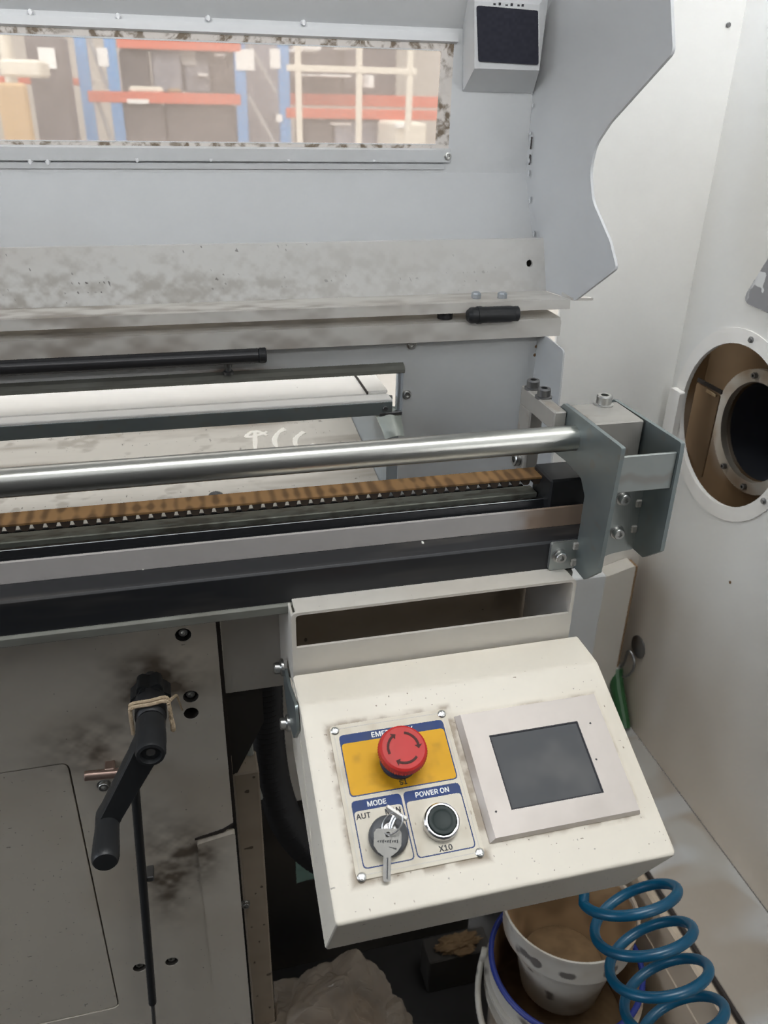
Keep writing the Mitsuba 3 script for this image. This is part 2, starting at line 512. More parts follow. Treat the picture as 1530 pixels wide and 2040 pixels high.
mat('nut_zinc', (.50, .54, .58), .35, metallic=.8)
mat('pane_margin', lambda p, n, uv: mix((.60, .56, .52), (.16, .12, .08), smoothstep(.40, .72, fbm(p.x * 150 + 3 * fbm(p.x * 40, 0.0, p.z * 40, 2), 0.0, p.z * 110, 4)) * smoothstep(.25, .6, noise(p.x * 14, p.z * 30) + .25)), .6)
scene['pane'] = {'type': 'blendbsdf', 'weight': proc(lambda p, n, uv: .10 + .26 * fbm(p.x * 7, 0.0, p.z * 3, 3)),
                 'bsdf_0': {'type': 'thindielectric', 'int_ior': 1.5},
                 'bsdf_1': {'type': 'principledthin', 'base_color': rgb(.90, .785, .71), 'roughness': .6, 'diff_trans': 1.3, 'spec_trans': 0.0}}
scene['film'] = {'type': 'blendbsdf', 'weight': proc(lambda p, n, uv: .25 + .55 * fbm(p.x * 22, p.y * 22, p.z * 22, 3)),
                 'bsdf_0': {'type': 'thindielectric', 'int_ior': 1.4},
                 'bsdf_1': {'type': 'principledthin', 'base_color': rgb(.62, .53, .43), 'roughness': .35, 'diff_trans': .9, 'spec_trans': 0.0}}

# ------------------------------------------------------------------ the hall (setting)
H = HALL
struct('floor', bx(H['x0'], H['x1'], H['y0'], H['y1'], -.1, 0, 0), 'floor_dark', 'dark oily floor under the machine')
struct('wall_left', bx(H['x0'] - .1, H['x0'], H['y0'], H['y1'], 0, H['z1'], 0), 'hall_wall', 'left wall of the hall')
struct('wall_back', bx(H['x0'], H['x1'], H['y1'], H['y1'] + .1, 0, H['z1'], 0), 'hall_wall', 'cream far wall of the hall behind the racks')
struct('wall_front', bx(H['x0'], H['x1'], H['y0'] - .1, H['y0'], 0, H['z1'], 0), 'hall_dark', 'wall of the hall behind the camera')
struct('wall_far_right', bx(H['x1'], H['x1'] + .1, H['y0'], H['y1'], 0, H['z1'], 0), 'hall_wall', 'right wall of the hall')
struct('ceiling', bx(H['x0'], H['x1'], H['y0'], H['y1'], H['z1'], H['z1'] + .1, 0), 'roof_sheet', 'sheet roof of the hall')
t = thing('shade_cabinet', 'tall dark cabinet added unseen behind the camera to shade the lower front', 'cabinet')  # added out of view to keep light off the lower front panels
part(t, 'body', bx(-2.15, .585, -.95, -.33, .06, 1.84, .006), 'hall_dark')
part(t, 'plinth', bx(-1.32, .56, -.92, -.36, 0, .06, .002), 'rail_black')
part(t, 'door', bx(-1.335, -.35, -.328, -.312, .09, 1.82, .003), 'hall_dark')
part(t, 'door', bx(-.34, .575, -.328, -.312, .09, 1.82, .003), 'hall_dark')
part(t, 'handle', cyl((-.39, -.305, .9), (-.39, -.305, 1.05), .008), 'screw_dark')
part(t, 'handle', cyl((-.30, -.305, .9), (-.30, -.305, 1.05), .008), 'screw_dark')
for i, (x0, x1, y0, y1, L) in enumerate(ROOFLIGHTS):
    q = trimesh.Trimesh([[x0, y0, H['z1'] - .02], [x1, y0, H['z1'] - .02], [x1, y1, H['z1'] - .02], [x0, y1, H['z1'] - .02]], [[0, 2, 1], [0, 3, 2]], process=False)
    k = f'window_{i + 1}'
    struct(k, q, 'paper', 'translucent rooflight strip', emitter={'type': 'area', 'radiance': rgb(L * .97, L * .99, L * 1.0)})
x0, x1, z0, z1, L = FRONT_GLAZING
q = trimesh.Trimesh([[x0, H['y0'] + .02, z0], [x1, H['y0'] + .02, z0], [x1, H['y0'] + .02, z1], [x0, H['y0'] + .02, z1]], [[0, 2, 1], [0, 3, 2]], process=False)
struct('window_8', q, 'paper', 'translucent glazing high in the wall behind the camera', emitter={'type': 'area', 'radiance': rgb(L * .98, L * .99, L * 1.0)})
y0, y1, z0, z1, L = LEFT_GLAZING
q = trimesh.Trimesh([[H['x0'] + .02, y0, z0], [H['x0'] + .02, y1, z0], [H['x0'] + .02, y1, z1], [H['x0'] + .02, y0, z1]], [[0, 1, 2], [0, 2, 3]], process=False)
struct('window_9', q, 'paper', 'tall translucent glazing in the left wall', emitter={'type': 'area', 'radiance': rgb(L * .88, L * .98, L * 1.14)})

# ------------------------------------------------------------------ enclosure: right wall, rear wall, ledge
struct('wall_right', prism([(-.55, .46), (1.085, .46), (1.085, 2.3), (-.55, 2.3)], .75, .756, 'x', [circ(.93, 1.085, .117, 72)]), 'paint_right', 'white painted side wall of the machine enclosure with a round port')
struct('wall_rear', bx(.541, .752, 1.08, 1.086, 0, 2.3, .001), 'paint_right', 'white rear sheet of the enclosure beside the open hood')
k = 'wall_rear__corner_sheet'
scene[k] = mikit.ply(prism(rp([(.655, 0), (.727, 0), (.727, .785), (.66, .765)], [0, 0, .004, .004]), 1.05, 1.079, 'y'), 'paint_plain')
scene['wall_rear__base_sheet'] = mikit.ply(bx(.50, .648, 1.01, 1.079, 0, .80, .002), 'paint_sheet')
scene['wall_rear__seam'] = mikit.ply(bx(.727, .735, 1.055, 1.079, 0, .78, .001), 'rusty')
scene['wall_rear__rivet'] = mikit.ply(cyl(onY(1490, 52, 1.08) - [0.03, 0, 0], onY(1490, 52, 1.08) + [-.03, -.003, 0], .003), 'screw_dark')
scene['wall_right__stain_dot'] = mikit.ply(cyl(onX(1455, 1160, .75), onX(1455, 1160, .75) - [.001, 0, 0], .0022), 'rusty')

t = thing('base_ledge', 'pale sheet-metal ledge running along the foot of the right wall', 'ledge')
part(t, 'top_sheet', bx(.617, .7495, -.5, 1.05, .452, .46, .002), 'ledge_paint')
part(t, 'front_face', bx(.600, .6155, -.5, 1.049, 0, .452, .004), 'ledge_side', label='tan front face of the ledge')
part(t, 'edge_seam', bx(.6125, .6175, -.5, 1.049, .4525, .4608, .001), 'seam', label='dark joint along the edge of the ledge')
part(t, 'side_step', bx(.5985, .604, -.5, 1.04, .30, .385, .002), 'ledge_side')

# extraction port
t = thing('extraction_port', 'round white flanged dust extraction port in the right wall', 'duct port')


def ringx(cy, cz, r0, r1, x0, x1, n=72):
    return prism(circ(cy, cz, r1, n), x0, x1, 'x', [circ(cy, cz, r0, n)])


part(t, 'flange', ringx(.93, 1.085, .116, .137, .7482, .7505), 'paint_bright')
part(t, 'chamber', cat(bx(.757, 1.02, 1.16, 1.165, .88, 1.32, 0), bx(.757, 1.02, .62, .625, .88, 1.32, 0), bx(.757, 1.02, .62, 1.165, .875, .88, 0), bx(.757, 1.02, .62, 1.165, 1.32, 1.325, 0)), 'duct_dusty', smooth=False, label='brown dusty chamber behind the port')
RC = (1.03, 1.026)
yr, zr = .975, 1.035
pr = onX(1525, 858, .86)
yr, zr = pr[1], pr[2]
RR = np.linalg.norm(onX(1502, 735, .86)[1:] - onX(1508, 986, .86)[1:]) / 2
yr, zr = (onX(1502, 735, .86)[1:] + onX(1508, 986, .86)[1:]) / 2
part(t, 'back_plate', prism([(.63, .88), (1.16, .88), (1.16, 1.16), (.63, 1.16)], .866, .872, 'x', [circ(yr, zr, RR * .79, 48)]), 'duct_dusty')
part(t, 'rear_plate', bx(1.0, 1.005, .63, 1.16, .88, 1.32, 0), 'duct_dark')
k = part(t, 'inner_ring', ringx(yr, zr, RR * .80, RR, .855, .866, 60), 'duct_ring', label='smaller inner ring with screws')
part(t, 'inner_duct', ringx(yr, zr, RR * .80, RR * .82, .8725, .98, 60), 'duct_dark')
part(t, 'inner_end', prism(circ(yr, zr, RR * .82, 48), .98, .985, 'x'), 'duct_dark')
for a in (75, 120, 168, 205, 262, 300):
    c = (yr + RR * .9 * math.cos(math.radians(a)), zr + RR * .9 * math.sin(math.radians(a)))
    part(k, 'screw', capscrew((.855, c[0], c[1]), (-1, 0, 0), .0048, .006, False), 'screw_dark')
for (u, v) in ((1497, 677), (1522, 998), (1347, 850)):
    p = onX(u, v, .748)
    part(t, 'screw', lathe([(0, -.001), (.0042, -.001), (.0042, .002), (.003, .0035), (0, .0035)], p, (-1, 0, 0), 16), 'screw_dark')
part(t, 'flap_plate', prism(rp([(1.024, .955), (1.085, .99), (1.085, 1.096), (1.024, 1.094)], .003), .797, .7995, 'x'), 'duct_dusty', label='brown stained plate standing inside the port')
part(t, 'slit_strip', bx(.797, .80, 1.022, 1.086, 1.097, 1.1035, .0005), 'seam')
part(t, 'bright_chip', bx(.794, .797, 1.03, 1.055, 1.090, 1.095, .0005), 'carton')
part(t, 'slide_tab', prism(rp([(1.038, 1.025), (1.066, 1.025), (1.066, 1.098), (1.038, 1.098)], .003), .737, .7465, 'x'), 'paint_bright', label='small white tab at the left of the flange')

t = thing('warning_plaque', 'grey rounded plaque with its white print flaked off, at the frame edge above the port', 'plaque')
pl_ = [onX(1530, 520, .75), onX(1480, 600, .75), onX(1530, 622, .75)]
u_, w_ = (pl_[0] - pl_[1])[1:], (pl_[2] - pl_[1])[1:]
u_, w_ = u_ / np.linalg.norm(u_), w_ / np.linalg.norm(w_)
c0 = pl_[1][1:]
part(t, 'plate', prism(rp([c0 + u_ * .13, c0, c0 + w_ * .12, c0 + w_ * .12 + u_ * .13], .012), .7475, .7497, 'x'), 'plaque_grey')

# green blow gun on its hook
t = thing('air_gun', 'green air blow gun hanging from a grey hook disc on the enclosure wall', 'air gun')
h0, h1 = onX(1226, 1332, .735), onX(1240, 1430, .735)
part(t, 'handle', tube(spline([h0, (h0 + h1) / 2 + [-.002, 0, 0], h1, h1 + (h1 - h0) * .2], 24), np.linspace(.0138, .012, 24), 14), 'green_plastic')
part(t, 'nozzle', lathe([(0, 0), (.012, 0), (.012, .008), (.008, .014), (0, .014)], h0, (0, .1, 1), 20), 'steel', label='bright metal cap')
d0 = onX(1270, 1289, .747)
part(t, 'hook_disc', cyl(d0, d0 + [.0025, 0, 0], .021, 28), 'screw_dark', label='grey round disc')
part(t, 'hook_wire', tube(spline([h0 + [0, 0, .008], h0 + [0.004, -.015, .02], onX(1256, 1298, .74), onX(1262, 1310, .742), onX(1252, 1345, .738), onX(1240, 1348, .735)], 30), .0022, 8), 'screw_dark')

# ------------------------------------------------------------------ hood
XE = .45
t = thing('machine_hood', 'raised white sheet-metal machine hood with a long viewing window', 'hood')
skin = [(.76, 1.80), (.90, 1.735), (1.012, 1.593), (1.040, 1.563), (1.040, 1.4085), (1.0, 1.337), (.972, 1.28)]
skin_o = [(.974, 1.277), (1.004, 1.334), (1.044, 1.407), (1.044, 1.565), (1.016, 1.598), (.903, 1.739), (.76, 1.805)]
WX0, WX1, WZ0, WZ1 = -2.2, .329, 1.440, 1.541
# the window band is cut from the skin: below, above and beside
part(t, 'roof_sheet', prism([(.54, 1.86), (.74, 1.83), (.90, 1.735), (1.012, 1.593), (1.040, 1.563), (1.040, WZ1 - .001), (1.0435, WZ1 - .001), (1.0435, 1.565), (1.016, 1.597), (.903, 1.739), (.742, 1.8345), (.54, 1.8645)], -2.2, XE, 'x'), 'paint_hood')
part(t, 'lower_sheet', prism([(1.040, WZ0 + .001), (1.040, 1.4085), (1.0, 1.337), (.97, 1.28), (.974, 1.2785), (1.004, 1.335), (1.0435, 1.4075), (1.0435, WZ0 + .001)], -2.2, XE, 'x'), 'paint_hood')
part(t, 'side_sheet', bx(.343, XE, 1.040, 1.0435, WZ0, WZ1, .0003), 'paint_hood')
strip_b = prism([(1.040, 1.421), (1.034, 1.421), (1.033, 1.4345), (1.040, 1.4365)], -2.2, .3465, 'x')
part(t, 'retaining_strip', strip_b, 'paint_hood')
part(t, 'retaining_strip', prism([(1.040, 1.5575), (1.034, 1.558), (1.033, 1.5495), (1.040, 1.5475)], -2.2, .348, 'x'), 'paint_hood')
part(t, 'retaining_strip', prism([(1.0415, 1.4125), (1.037, 1.4125), (1.036, 1.4185), (1.0415, 1.420)], -2.2, .34, 'x'), 'paint_hood')
part(t, 'window_margin', prism(rp([(-2.2, 1.432), (.345, 1.432), (.345, 1.551), (-2.2, 1.551)], 0), 1.0395, 1.0425, 'y', [rp([(-2.18, WZ0), (.3285, WZ0), (.3305, WZ1), (-2.18, WZ1 + .004)], [0, .002, .005, 0])]), 'pane_margin', label='dirt-caked margin round the window pane')
part(t, 'window_pane', bx(-2.2, .343, 1.0428, 1.0432, 1.434, 1.549, 0), 'pane', label='hazy scratched clear window pane', smooth=False)
p = onY(893, 312, 1.032)
part(t, 'strip_screw', capscrew(p + [0, .001, 0], (0, -1, 0), .0035, .003, True), 'screw_steel')
for (u, v) in ((60, 322), (95, 323), (273, 318), (420, 317), (575, 316), (745, 317), (60, 24), (235, 32), (415, 36), (605, 45)):
    p = onY(u, v, 1.035)
    part(t, 'weld_tack', hull([p + [math.cos(a) * .0035 * b, -.0012 + .002 * c, math.sin(a) * .003] for a in np.linspace(0, 6.28, 8) for b, c in ((1, 2), (.5, 0))]), 'weld')
# dirty lower plate, its flange
part(t, 'lower_plate', tm(man(prism([(.966, 1.3405), (.9705, 1.3405), (.9465, 1.281), (.942, 1.281)], -2.2, XE, 'x')) - man(cyl((.4299, .90, 1.3127), (.4299, 1.02, 1.3127), .0042))), 'paint_dirty', label='grimy lower plate speckled with dark marks')
part(t, 'backing_plate', bx(.40, .447, .975, .9775, 1.285, 1.333, .0005), 'dark_steel')
part(t, 'bottom_flange', prism([(.950, 1.2775), (.950, 1.2815), (.880, 1.287), (.868, 1.2885), (.8665, 1.2775), (.871, 1.2775), (.872, 1.2835), (.88, 1.2825)], -2.2, .4465, 'x'), 'paint_flange', label='dusty turned-in flange at the foot of the hood')
part(t, 'flange_corner', prism(rp([(.449, .868), (.475, .865), (.463, .885), (.4495, .90)], .001), 1.2865, 1.2895, 'z'), 'paint_flange')
for (u, v) in ((948, 592), (1000, 592)):
    p = onZ(u, v + 2, 1.286)
    part(t, 'nut', lathe([(0, 0), (.0052, 0), (.0056, .001), (.0056, .0055), (.0045, .007), (0, .007)], p, (0, -.08, 1), 6), 'nut_zinc', smooth=False)
# end plate with the scalloped front edge
ep = [(.975, 1.275), (1.045, 1.405), (1.046, 1.566), (1.018, 1.60), (.90, 1.745), (.74, 1.84), (.53, 1.87), (.60, 1.80), (.74, 1.72), (.759, 1.575), (.741, 1.534), (.838, 1.474), (.864, 1.451), (.868, 1.426), (.854, 1.397), (.804, 1.363), (.782, 1.339), (.864, 1.2875), (.95, 1.281)]
er = [0, .004, .004, .004, .004, .004, .02, .02, .004, .0, .008, .03, .03, .03, .04, .03, .006, .002, 0]
part(t, 'end_plate', prism(rp(ep, er, 8), XE, XE + .003, 'x'), 'paint_hood', label='bluish-white end plate with a scalloped front edge')
for (u, v, L) in ((1060, 185, .006), (1057, 265, .004), (1054, 345, .008), (1056, 398, .008), (1064, 465, .007), (1062, 210, .005), (1055, 320, .006)):
    p = onX(u, v, XE - .001)
    part(t, 'weld_tack', hull([p + [-.002 * b, -.003 * b + math.cos(a) * .002, math.sin(a) * L * .5] for a in np.linspace(0, 6.28, 8) for b in (0, 1)]), 'weld')
for (u, v, L) in ((1059, 285, .014), (1056, 318, .012), (1078, 66, .010), (1066, 158, .006)):
    p = onX(u, v, XE - .0012)
    part(t, 'open_joint', bx(p[0] - .001, p[0], p[1] - .0012, p[1] + .0012, p[2] - L / 2, p[2] + L / 2, .0003), 'seam')
# box with the dark pad
yb = .985
part(t, 'recess_box', hull([(.3525, yb, 1.522), (.431, yb, 1.522), (.3475, yb, 1.586), (.4235, yb, 1.586), (.359, 1.039, 1.4985), (.449, 1.039, 1.4985), (.352, 1.039, 1.60), (.449, 1.039, 1.60), (.348, 1.0, 1.60), (.44, 1.0, 1.60)]), 'paint_hood', label='square box welded in the hood corner')
part(t, 'foam_pad', prism(rp([(.3565, 1.529), (.4285, 1.5275), (.4215, 1.580), (.350, 1.582)], .0025), yb - .0025, yb + .0003, 'y'), 'foam_dark', label='dark blue-black square pad')
for i, (dx, L) in enumerate(((-.018, .004), (-.012, .006), (-.004, .003), (.002, .006), (.010, .004), (.015, .005))):
    part(t, 'pen_mark', bx(.389 + dx - .0015, .389 + dx + .0012, yb - .0004, yb + .0003, 1.5832, 1.5832 + L * .45, 0), 'print_black')

# black hinge lying on the rear flange
t = thing('pivot_barrel', 'long black hinge barrel lying between hood and rear flange', 'hinge')
part(t, 'barrel', lathe([(0, 0), (.006, 0), (.0090, .004), (.0090, .052), (.0082, .055), (.0084, .0555), (.0084, .060), (0, .060)], (.318, .8585, 1.2765), (1, 0, 0), 24), 'plastic_black')
part(t, 'collar', lathe([(0, 0), (.0098, 0), (.0098, .005), (0, .005)], (.329, .8585, 1.2765), (1, 0, 0), 24), 'plastic_black')
solo('hood_stop', lathe([(0, 0), (.0088, 0), (.009, .004), (.008, .009), (.0055, .0125), (0, .0125)], (.3, .884, 1.2683), (0, 0, 1), 20), 'rubber', 'short black rubber stop left of the hinge barrel', 'rubber stop')

# ------------------------------------------------------------------ rear sheet with slot
t = thing('rear_sheet', 'white upright sheet below the hood with a wide slot', 'sheet panel')
ys = .885
sheet = prism([(-2.2, .98), (.4185, .98), (.4185, 1.262), (-2.2, 1.262)], ys, ys + .002, 'y', [rp([(-2.19, 1.0), (.2505, 1.0), (.2505, 1.2085), (-2.19, 1.232)], [0, 0, .002, 0])])
part(t, 'sheet', sheet, 'paint_sheet')
fl = prism(rp([(-2.2, .888), (.4185, .888), (.4185, .915), (.437, .912), (.437, .869), (-2.2, .869)][::-1], 0), 1.264, 1.2675, 'z')
fl = prism(rp([(-2.2, .868), (.437, .868), (.437, .8705), (.437, .905), (.428, .914), (-2.2, .914)], [0, .0, 0, .004, .006, 0]), 1.2645, 1.2675, 'z')
part(t, 'top_flange', fl, 'paint_flange')
part(t, 'front_lip', prism(rp([(-2.2, 1.2465), (.437, 1.2465), (.437, 1.2675), (-2.2, 1.2675)], [0, .002, .006, 0]), .865, .8685, 'y'), 'paint_flange')
part(t, 'end_return', prism(rp([(.886, .98), (.808, .98), (.812, 1.205), (.815, 1.2445), (.8655, 1.2475), (.886, 1.2475)], [0, 0, .004, .006, 0, 0]), .4185, .4205, 'x'), 'paint_sheet')
# turned-out upper edge of the slot and bent right edge
part(t, 'slot_lip', prism([(.8855, 1.2075), (.8855, 1.2185), (.878, 1.2165), (.8745, 1.2130), (.8745, 1.2095), (.878, 1.2075)], -2.2, .2525, 'x'), 'lip_dull', label='rolled upper lip of the slot')
part(t, 'slot_side', cyl((.2478, .881, 1.160), (.2478, .881, 1.2085), .0042, 20), 'nut_zinc', label='bright rolled right edge of the slot')
for (u, v, r) in ((820, 686, .0048), (810, 786, .0045)):
    p = onY(u, v, ys)
    part(t, 'screw', capscrew(p, (0, -1, 0), r, .004, True), 'screw_steel')
for (u, v) in ((1073, 690), (1070, 707)):
    p = onY(u, v, ys)
    part(t, 'stain_mark', lathe([(0, 0), (.002, 0), (.0015, .0006), (0, .0006)], p - [.003, 0, 0], (0, -1, 0), 12), 'rusty')

# black round tube with its stand screw
t = thing('guide_tube', 'black round tube fixed across the rear sheet', 'tube')
pc = onY(530, 706, .868)
part(t, 'tube', lathe([(0, 0), (.0078, 0), (.0088, .001), (.0088, 2.2), (0, 2.2)], (pc[0] - .008, .868, pc[2]), (-1, 0, 0), 32), 'tube_black')
part(t, 'end_cap', lathe([(0, 0), (.0078, 0), (.0092, .0012), (.0092, .0075), (.0088, .008), (0, .008)], (pc[0], .868, pc[2]), (-1, 0, 0), 32), 'plastic_black')
ps = onY(455, 735, .872)
part(t, 'stand', lathe([(0, 0), (.0055, 0), (.0055, .003), (.003, .004), (.003, .008), (.0042, .009), (.0042, .016), (0, .016)], (ps[0], .874, ps[2] - .006), (0, -.1, 1), 18), 'screw_dark')

# bright white bar in the slot
t = thing('slide_bar', 'bright white slide bar lying across the slot of the rear sheet', 'bar')
part(t, 'top_face', bx(-2.2, .238, .873, .893, 1.166, 1.1785, .001), 'paint_bright')
part(t, 'rear_rib', bx(-2.2, .236, .8935, .985, 1.168, 1.1795, .001), 'paint_bright')
part(t, 'front_skirt', bx(-2.2, .238, .8725, .8745, 1.1595, 1.1755, .0005), 'zinc', label='grey front edge of the bar')
part(t, 'end_cap', bx(.2135, .2375, .895, .975, 1.1785, 1.182, .0006), 'paint_bright')
part(t, 'joint', bx(.2115, .2135, .893, .985, 1.179, 1.1815, 0), 'seam')
part(t, 'end_screw', capscrew((.229, .8722, 1.168), (0, -1, 0), .003, .0025, False), 'screw_dark')
part(t, 'end_screw', capscrew((.2375, .885, 1.176), (1, 0, 0), .003, .003, False), 'screw_dark')

t = thing('zinc_deflector', 'bent piece of zinc sheet curling down at the right end of the slide bar', 'sheet metal guide')
a0, a1, b0, b1 = onY(742, 812, .884), onY(795, 812, .884), onY(768, 872, .858), onY(806, 866, .858)
rows = []
for q in np.linspace(0, 1, 12):
    l, r_ = a0 * (1 - q) + b0 * q, a1 * (1 - q) + b1 * q
    bend = -.003 * max(0, q - .8) * 5
    rows.append([l + (r_ - l) * s + np.array([0, -bend * .3 - .004 * math.sin(s * PI), bend * .8 + .004 * math.sin(s * PI)]) for s in np.linspace(0, 1, 7)])
G = np.array(rows).reshape(-1, 3)
fc = []
for i in range(11):
    for j in range(6):
        a = i * 7 + j
        fc += [(a, a + 1, a + 8), (a, a + 8, a + 7)]
fc = np.array(fc)
V2 = np.vstack([G, G + [0, .0012, -.0012]])
edge = []
n_ = len(G)
bd = [j for j in range(7)] + [i * 7 + 6 for i in range(1, 12)] + [77 + j for j in range(5, -1, -1)] + [i * 7 for i in range(10, 0, -1)]
for a, b in zip(bd, bd[1:] + bd[:1]):
    edge += [(a, b, b + n_), (a, b + n_, a + n_)]
m = trimesh.Trimesh(V2, np.vstack([fc[:, ::-1], fc + n_, np.array(edge)]), process=False)
m.fix_normals()
part(t, 'sheet', m, 'zinc_bright')
part(t, 'clamp_plate', bx(.222, .250, .872, .884, 1.158, 1.1625, .0006), 'screw_dark')

# inner cover with chalk letters
t = thing('inner_cover', 'dusty beige inner cover plate with chalk letters behind the shaft', 'cover plate')
P0, P1 = np.array([.235, 1.1214, 1.0798]), np.array([.235, .9167, 1.0529])
up_ = (P0 - P1) / np.linalg.norm(P0 - P1)
nn = np.cross([1, 0, 0], up_)
nn = nn / np.linalg.norm(nn) * (1 if np.cross([1, 0, 0], up_)[2] > 0 else -1)
Q0, Q1 = P0 + up_ * .06, P1 - up_ * .10


def on_cover(u, v, lift=0):
    d = ray(u, v)
    return CAM + d * (np.dot(nn, P0 - CAM) / np.dot(nn, d)) + nn * lift


slab = np.array([[x, q[1], q[2]] for x in (-2.2, .235) for q in (Q0, Q1)])
part(t, 'plate', hull(np.vstack([slab, slab - nn * .003])), 'cover_paint')
part(t, 'side_cheek', prism([(.888, 1.0), (1.21, 1.0), (1.21, 1.16), (.888, 1.16)], .2365, .2385, 'x'), 'cheek_grey')
part(t, 'front_strip', bx(.2386, .2515, .8885, .8905, 1.0, 1.158, .0003), 'cheek_grey')
hk = on_cover(430, 988, .0002)
part(t, 'hole_plug', lathe([(0, -.001), (.0095, -.001), (.0085, .0012), (0, .0012)], hk, nn, 24), 'rubber')


def chalk(pts, w=.0035):
    pts = [on_cover(u, v, .0002) for u, v in pts]
    pts = spline(pts, 14) if len(pts) > 2 else np.linspace(pts[0], pts[-1], 6)
    V, fcs = [], []
    k = len(pts)
    for i, p in enumerate(pts):
        d = pts[min(i + 1, k - 1)] - pts[max(i - 1, 0)]
        s = np.cross(nn, d)
        s = s / np.linalg.norm(s)
        ww = w * (.55 + .45 * math.sin(PI * (i + .7) / (k + .4))) * (.85 + .3 * rng.random())
        V += [p - s * ww, p + s * ww, p - s * ww * .8 + nn * .0004, p + s * ww * .8 + nn * .0004]
    for i in range(k - 1):
        a, b = 4 * i, 4 * i + 4
        for c, d in ((0, 1), (1, 3), (3, 2), (2, 0)):
            fcs += [(a + c, b + c, b + d), (a + c, b + d, a + d)]
    m = trimesh.Trimesh(np.array(V), np.array(fcs), process=False)
    return m


k = t
for strokes in ([[(488, 872), (508, 860), (532, 868)], [(488, 872), (512, 868), (532, 860)], [(508, 862), (509, 897)]],
                [[(570, 857), (556, 862), (547, 878), (553, 893)], [(566, 853), (552, 866), (548, 884)]],
                [[(608, 862), (594, 868), (588, 882), (594, 893)], [(604, 860), (590, 874)]],
                [[(625, 884), (622, 890)]]):
    part(t, 'chalk_letter', cat([chalk(s) for s in strokes]), 'chalk', label='worn chalk letter')

# ------------------------------------------------------------------ round shaft, belt, beam
t = thing('guide_shaft', 'polished round steel shaft running into the end bracket', 'shaft')
SC = np.array([.36, .652, 1.2095])
part(t, 'rod', lathe([(0, 0), (.0118, 0), (.0123, .0005), (.0123, 2.55), (0, 2.55)], SC, (-1, 0, 0), 48), 'shaft_steel', smooth=40)
part(t, 'seat_ring', lathe([(0, 0), (.0136, 0), (.0136, .0015), (0, .0015)], SC + [.0003, 0, 0], (-1, 0, 0), 40), 'plastic_black')

t = thing('timing_belt', 'brown toothed timing belt stretched along the beam', 'belt')
part(t, 'band', bx(-2.2, .350, .679, .703, 1.1555, 1.1578, .0004), 'belt')
tooth = prism(rp([(-.0046, 0), (.0046, 0), (.0030, -.0062), (-.0030, -.0062)], [0, 0, .0026, .0026], 6), 0, .022, 'y')
TP = .0112
for i in range(48):
    x = .338 - i * TP
    m = tooth.copy()
    m.apply_translation([x, .680, 1.1557])
    part(t, 'tooth', m, 'belt_tooth', smooth=False)

t = thing('pressure_beam', 'black and grey beam of rails carrying the belt above the control box', 'beam')
XB = .384
part(t, 'black_rail', prism(rp([(.6205, 1.083), (.675, 1.083), (.675, 1.1165), (.6225, 1.1165), (.6205, 1.1145)], [0, 0, 0, .001, .001]), -2.2, XB, 'x'), 'rail_black', label='black front rail')
part(t, 'grey_strip', prism(rp([(.6485, 1.1165), (.6535, 1.1165), (.6535, 1.1365), (.650, 1.1365)], .0004), -2.2, .378, 'x'), 'strip_grey', label='pale grey strip browned at its right end')
part(t, 'groove_rail', prism(rp([(.6537, 1.1165), (.683, 1.1165), (.683, 1.133), (.676, 1.133), (.674, 1.1365), (.670, 1.1365), (.668, 1.131), (.6537, 1.131)], .0003), -2.2, XB - .002, 'x'), 'rail_black')
part(t, 'bright_wire', bx(-2.2, XB - .04, .6695, .6745, 1.1366, 1.1380, .0005), 'steel', label='thin bright running edge')
part(t, 'back_bar', bx(-2.2, XB - .042, .683, .701, 1.120, 1.1385, .001), 'metal_dull', label='dull worn metal bar')
part(t, 'dark_edge', bx(-2.2, XB - .05, .7012, .7045, 1.120, 1.1392, .0005), 'plastic_black')
part(t, 'bottom_lip', prism(rp([(.6165, 1.0735), (.72, 1.0735), (.72, 1.083), (.619, 1.083), (.6165, 1.0815)], [.0008, 0, 0, .0008, .0008]), -2.2, .357, 'x'), 'lip_dull', label='dull sheet lip along the bottom')
part(t, 'end_block', bx(.343, .405, .658, .70, 1.1285, 1.163, .002), 'plastic_black', label='black pulley block at the right end')
for (u, v) in ((285, 1133), (842, 1081)):
    p = onZ(u, v, 1.1168)
    part(t, 'paint_chip', hull([p + [math.cos(a) * .0012, math.sin(a) * .0025, h] for a in np.linspace(0, 6.28, 7) for h in (-.0003, .0006)]), 'chalk')

# ------------------------------------------------------------------ end bracket
t = thing('end_bracket', 'zinc-plated double-plate end bracket at the right end of the beam', 'bracket')
lp = [(.681, 1.2335), (.709, 1.210), (.709, 1.186), (.690, 1.1795), (.661, 1.181), (.628, 1.178), (.617, 1.165), (.617, 1.13), (.6185, 1.087), (.595, 1.086), (.573, 1.107), (.568, 1.234)]
part(t, 'left_plate', prism(rp(lp, .002, 3), .3575, .3615, 'x'), 'zinc')
rpl = [(.695, 1.229), (.72, 1.20), (.72, 1.13), (.6185, 1.13), (.617, 1.1015), (.597, 1.102), (.572, 1.123), (.573, 1.219), (.574, 1.2315)]
part(t, 'right_plate', prism(rp(rpl, .002, 3), .4185, .4225, 'x'), 'zinc')
part(t, 'front_web', bx(.3615, .4185, .576, .579, 1.1865, 1.2215, .0006), 'zinc_stained', label='upper cross web with a dark smear')
part(t, 'lower_web', prism(rp([(.3615, 1.0885), (.396, 1.0985), (.4185, 1.101), (.4185, 1.19), (.3615, 1.19)], .001), .6155, .6185, 'y'), 'zinc_stained')
tab = prism(rp([(.3305, 1.0865), (.3585, 1.0865), (.3585, 1.1165), (.3305, 1.1165)], [.003, 0, 0, .003]), .6165, .6203, 'y')
part(t, 'fixing_tab', tab, 'zinc_stained')
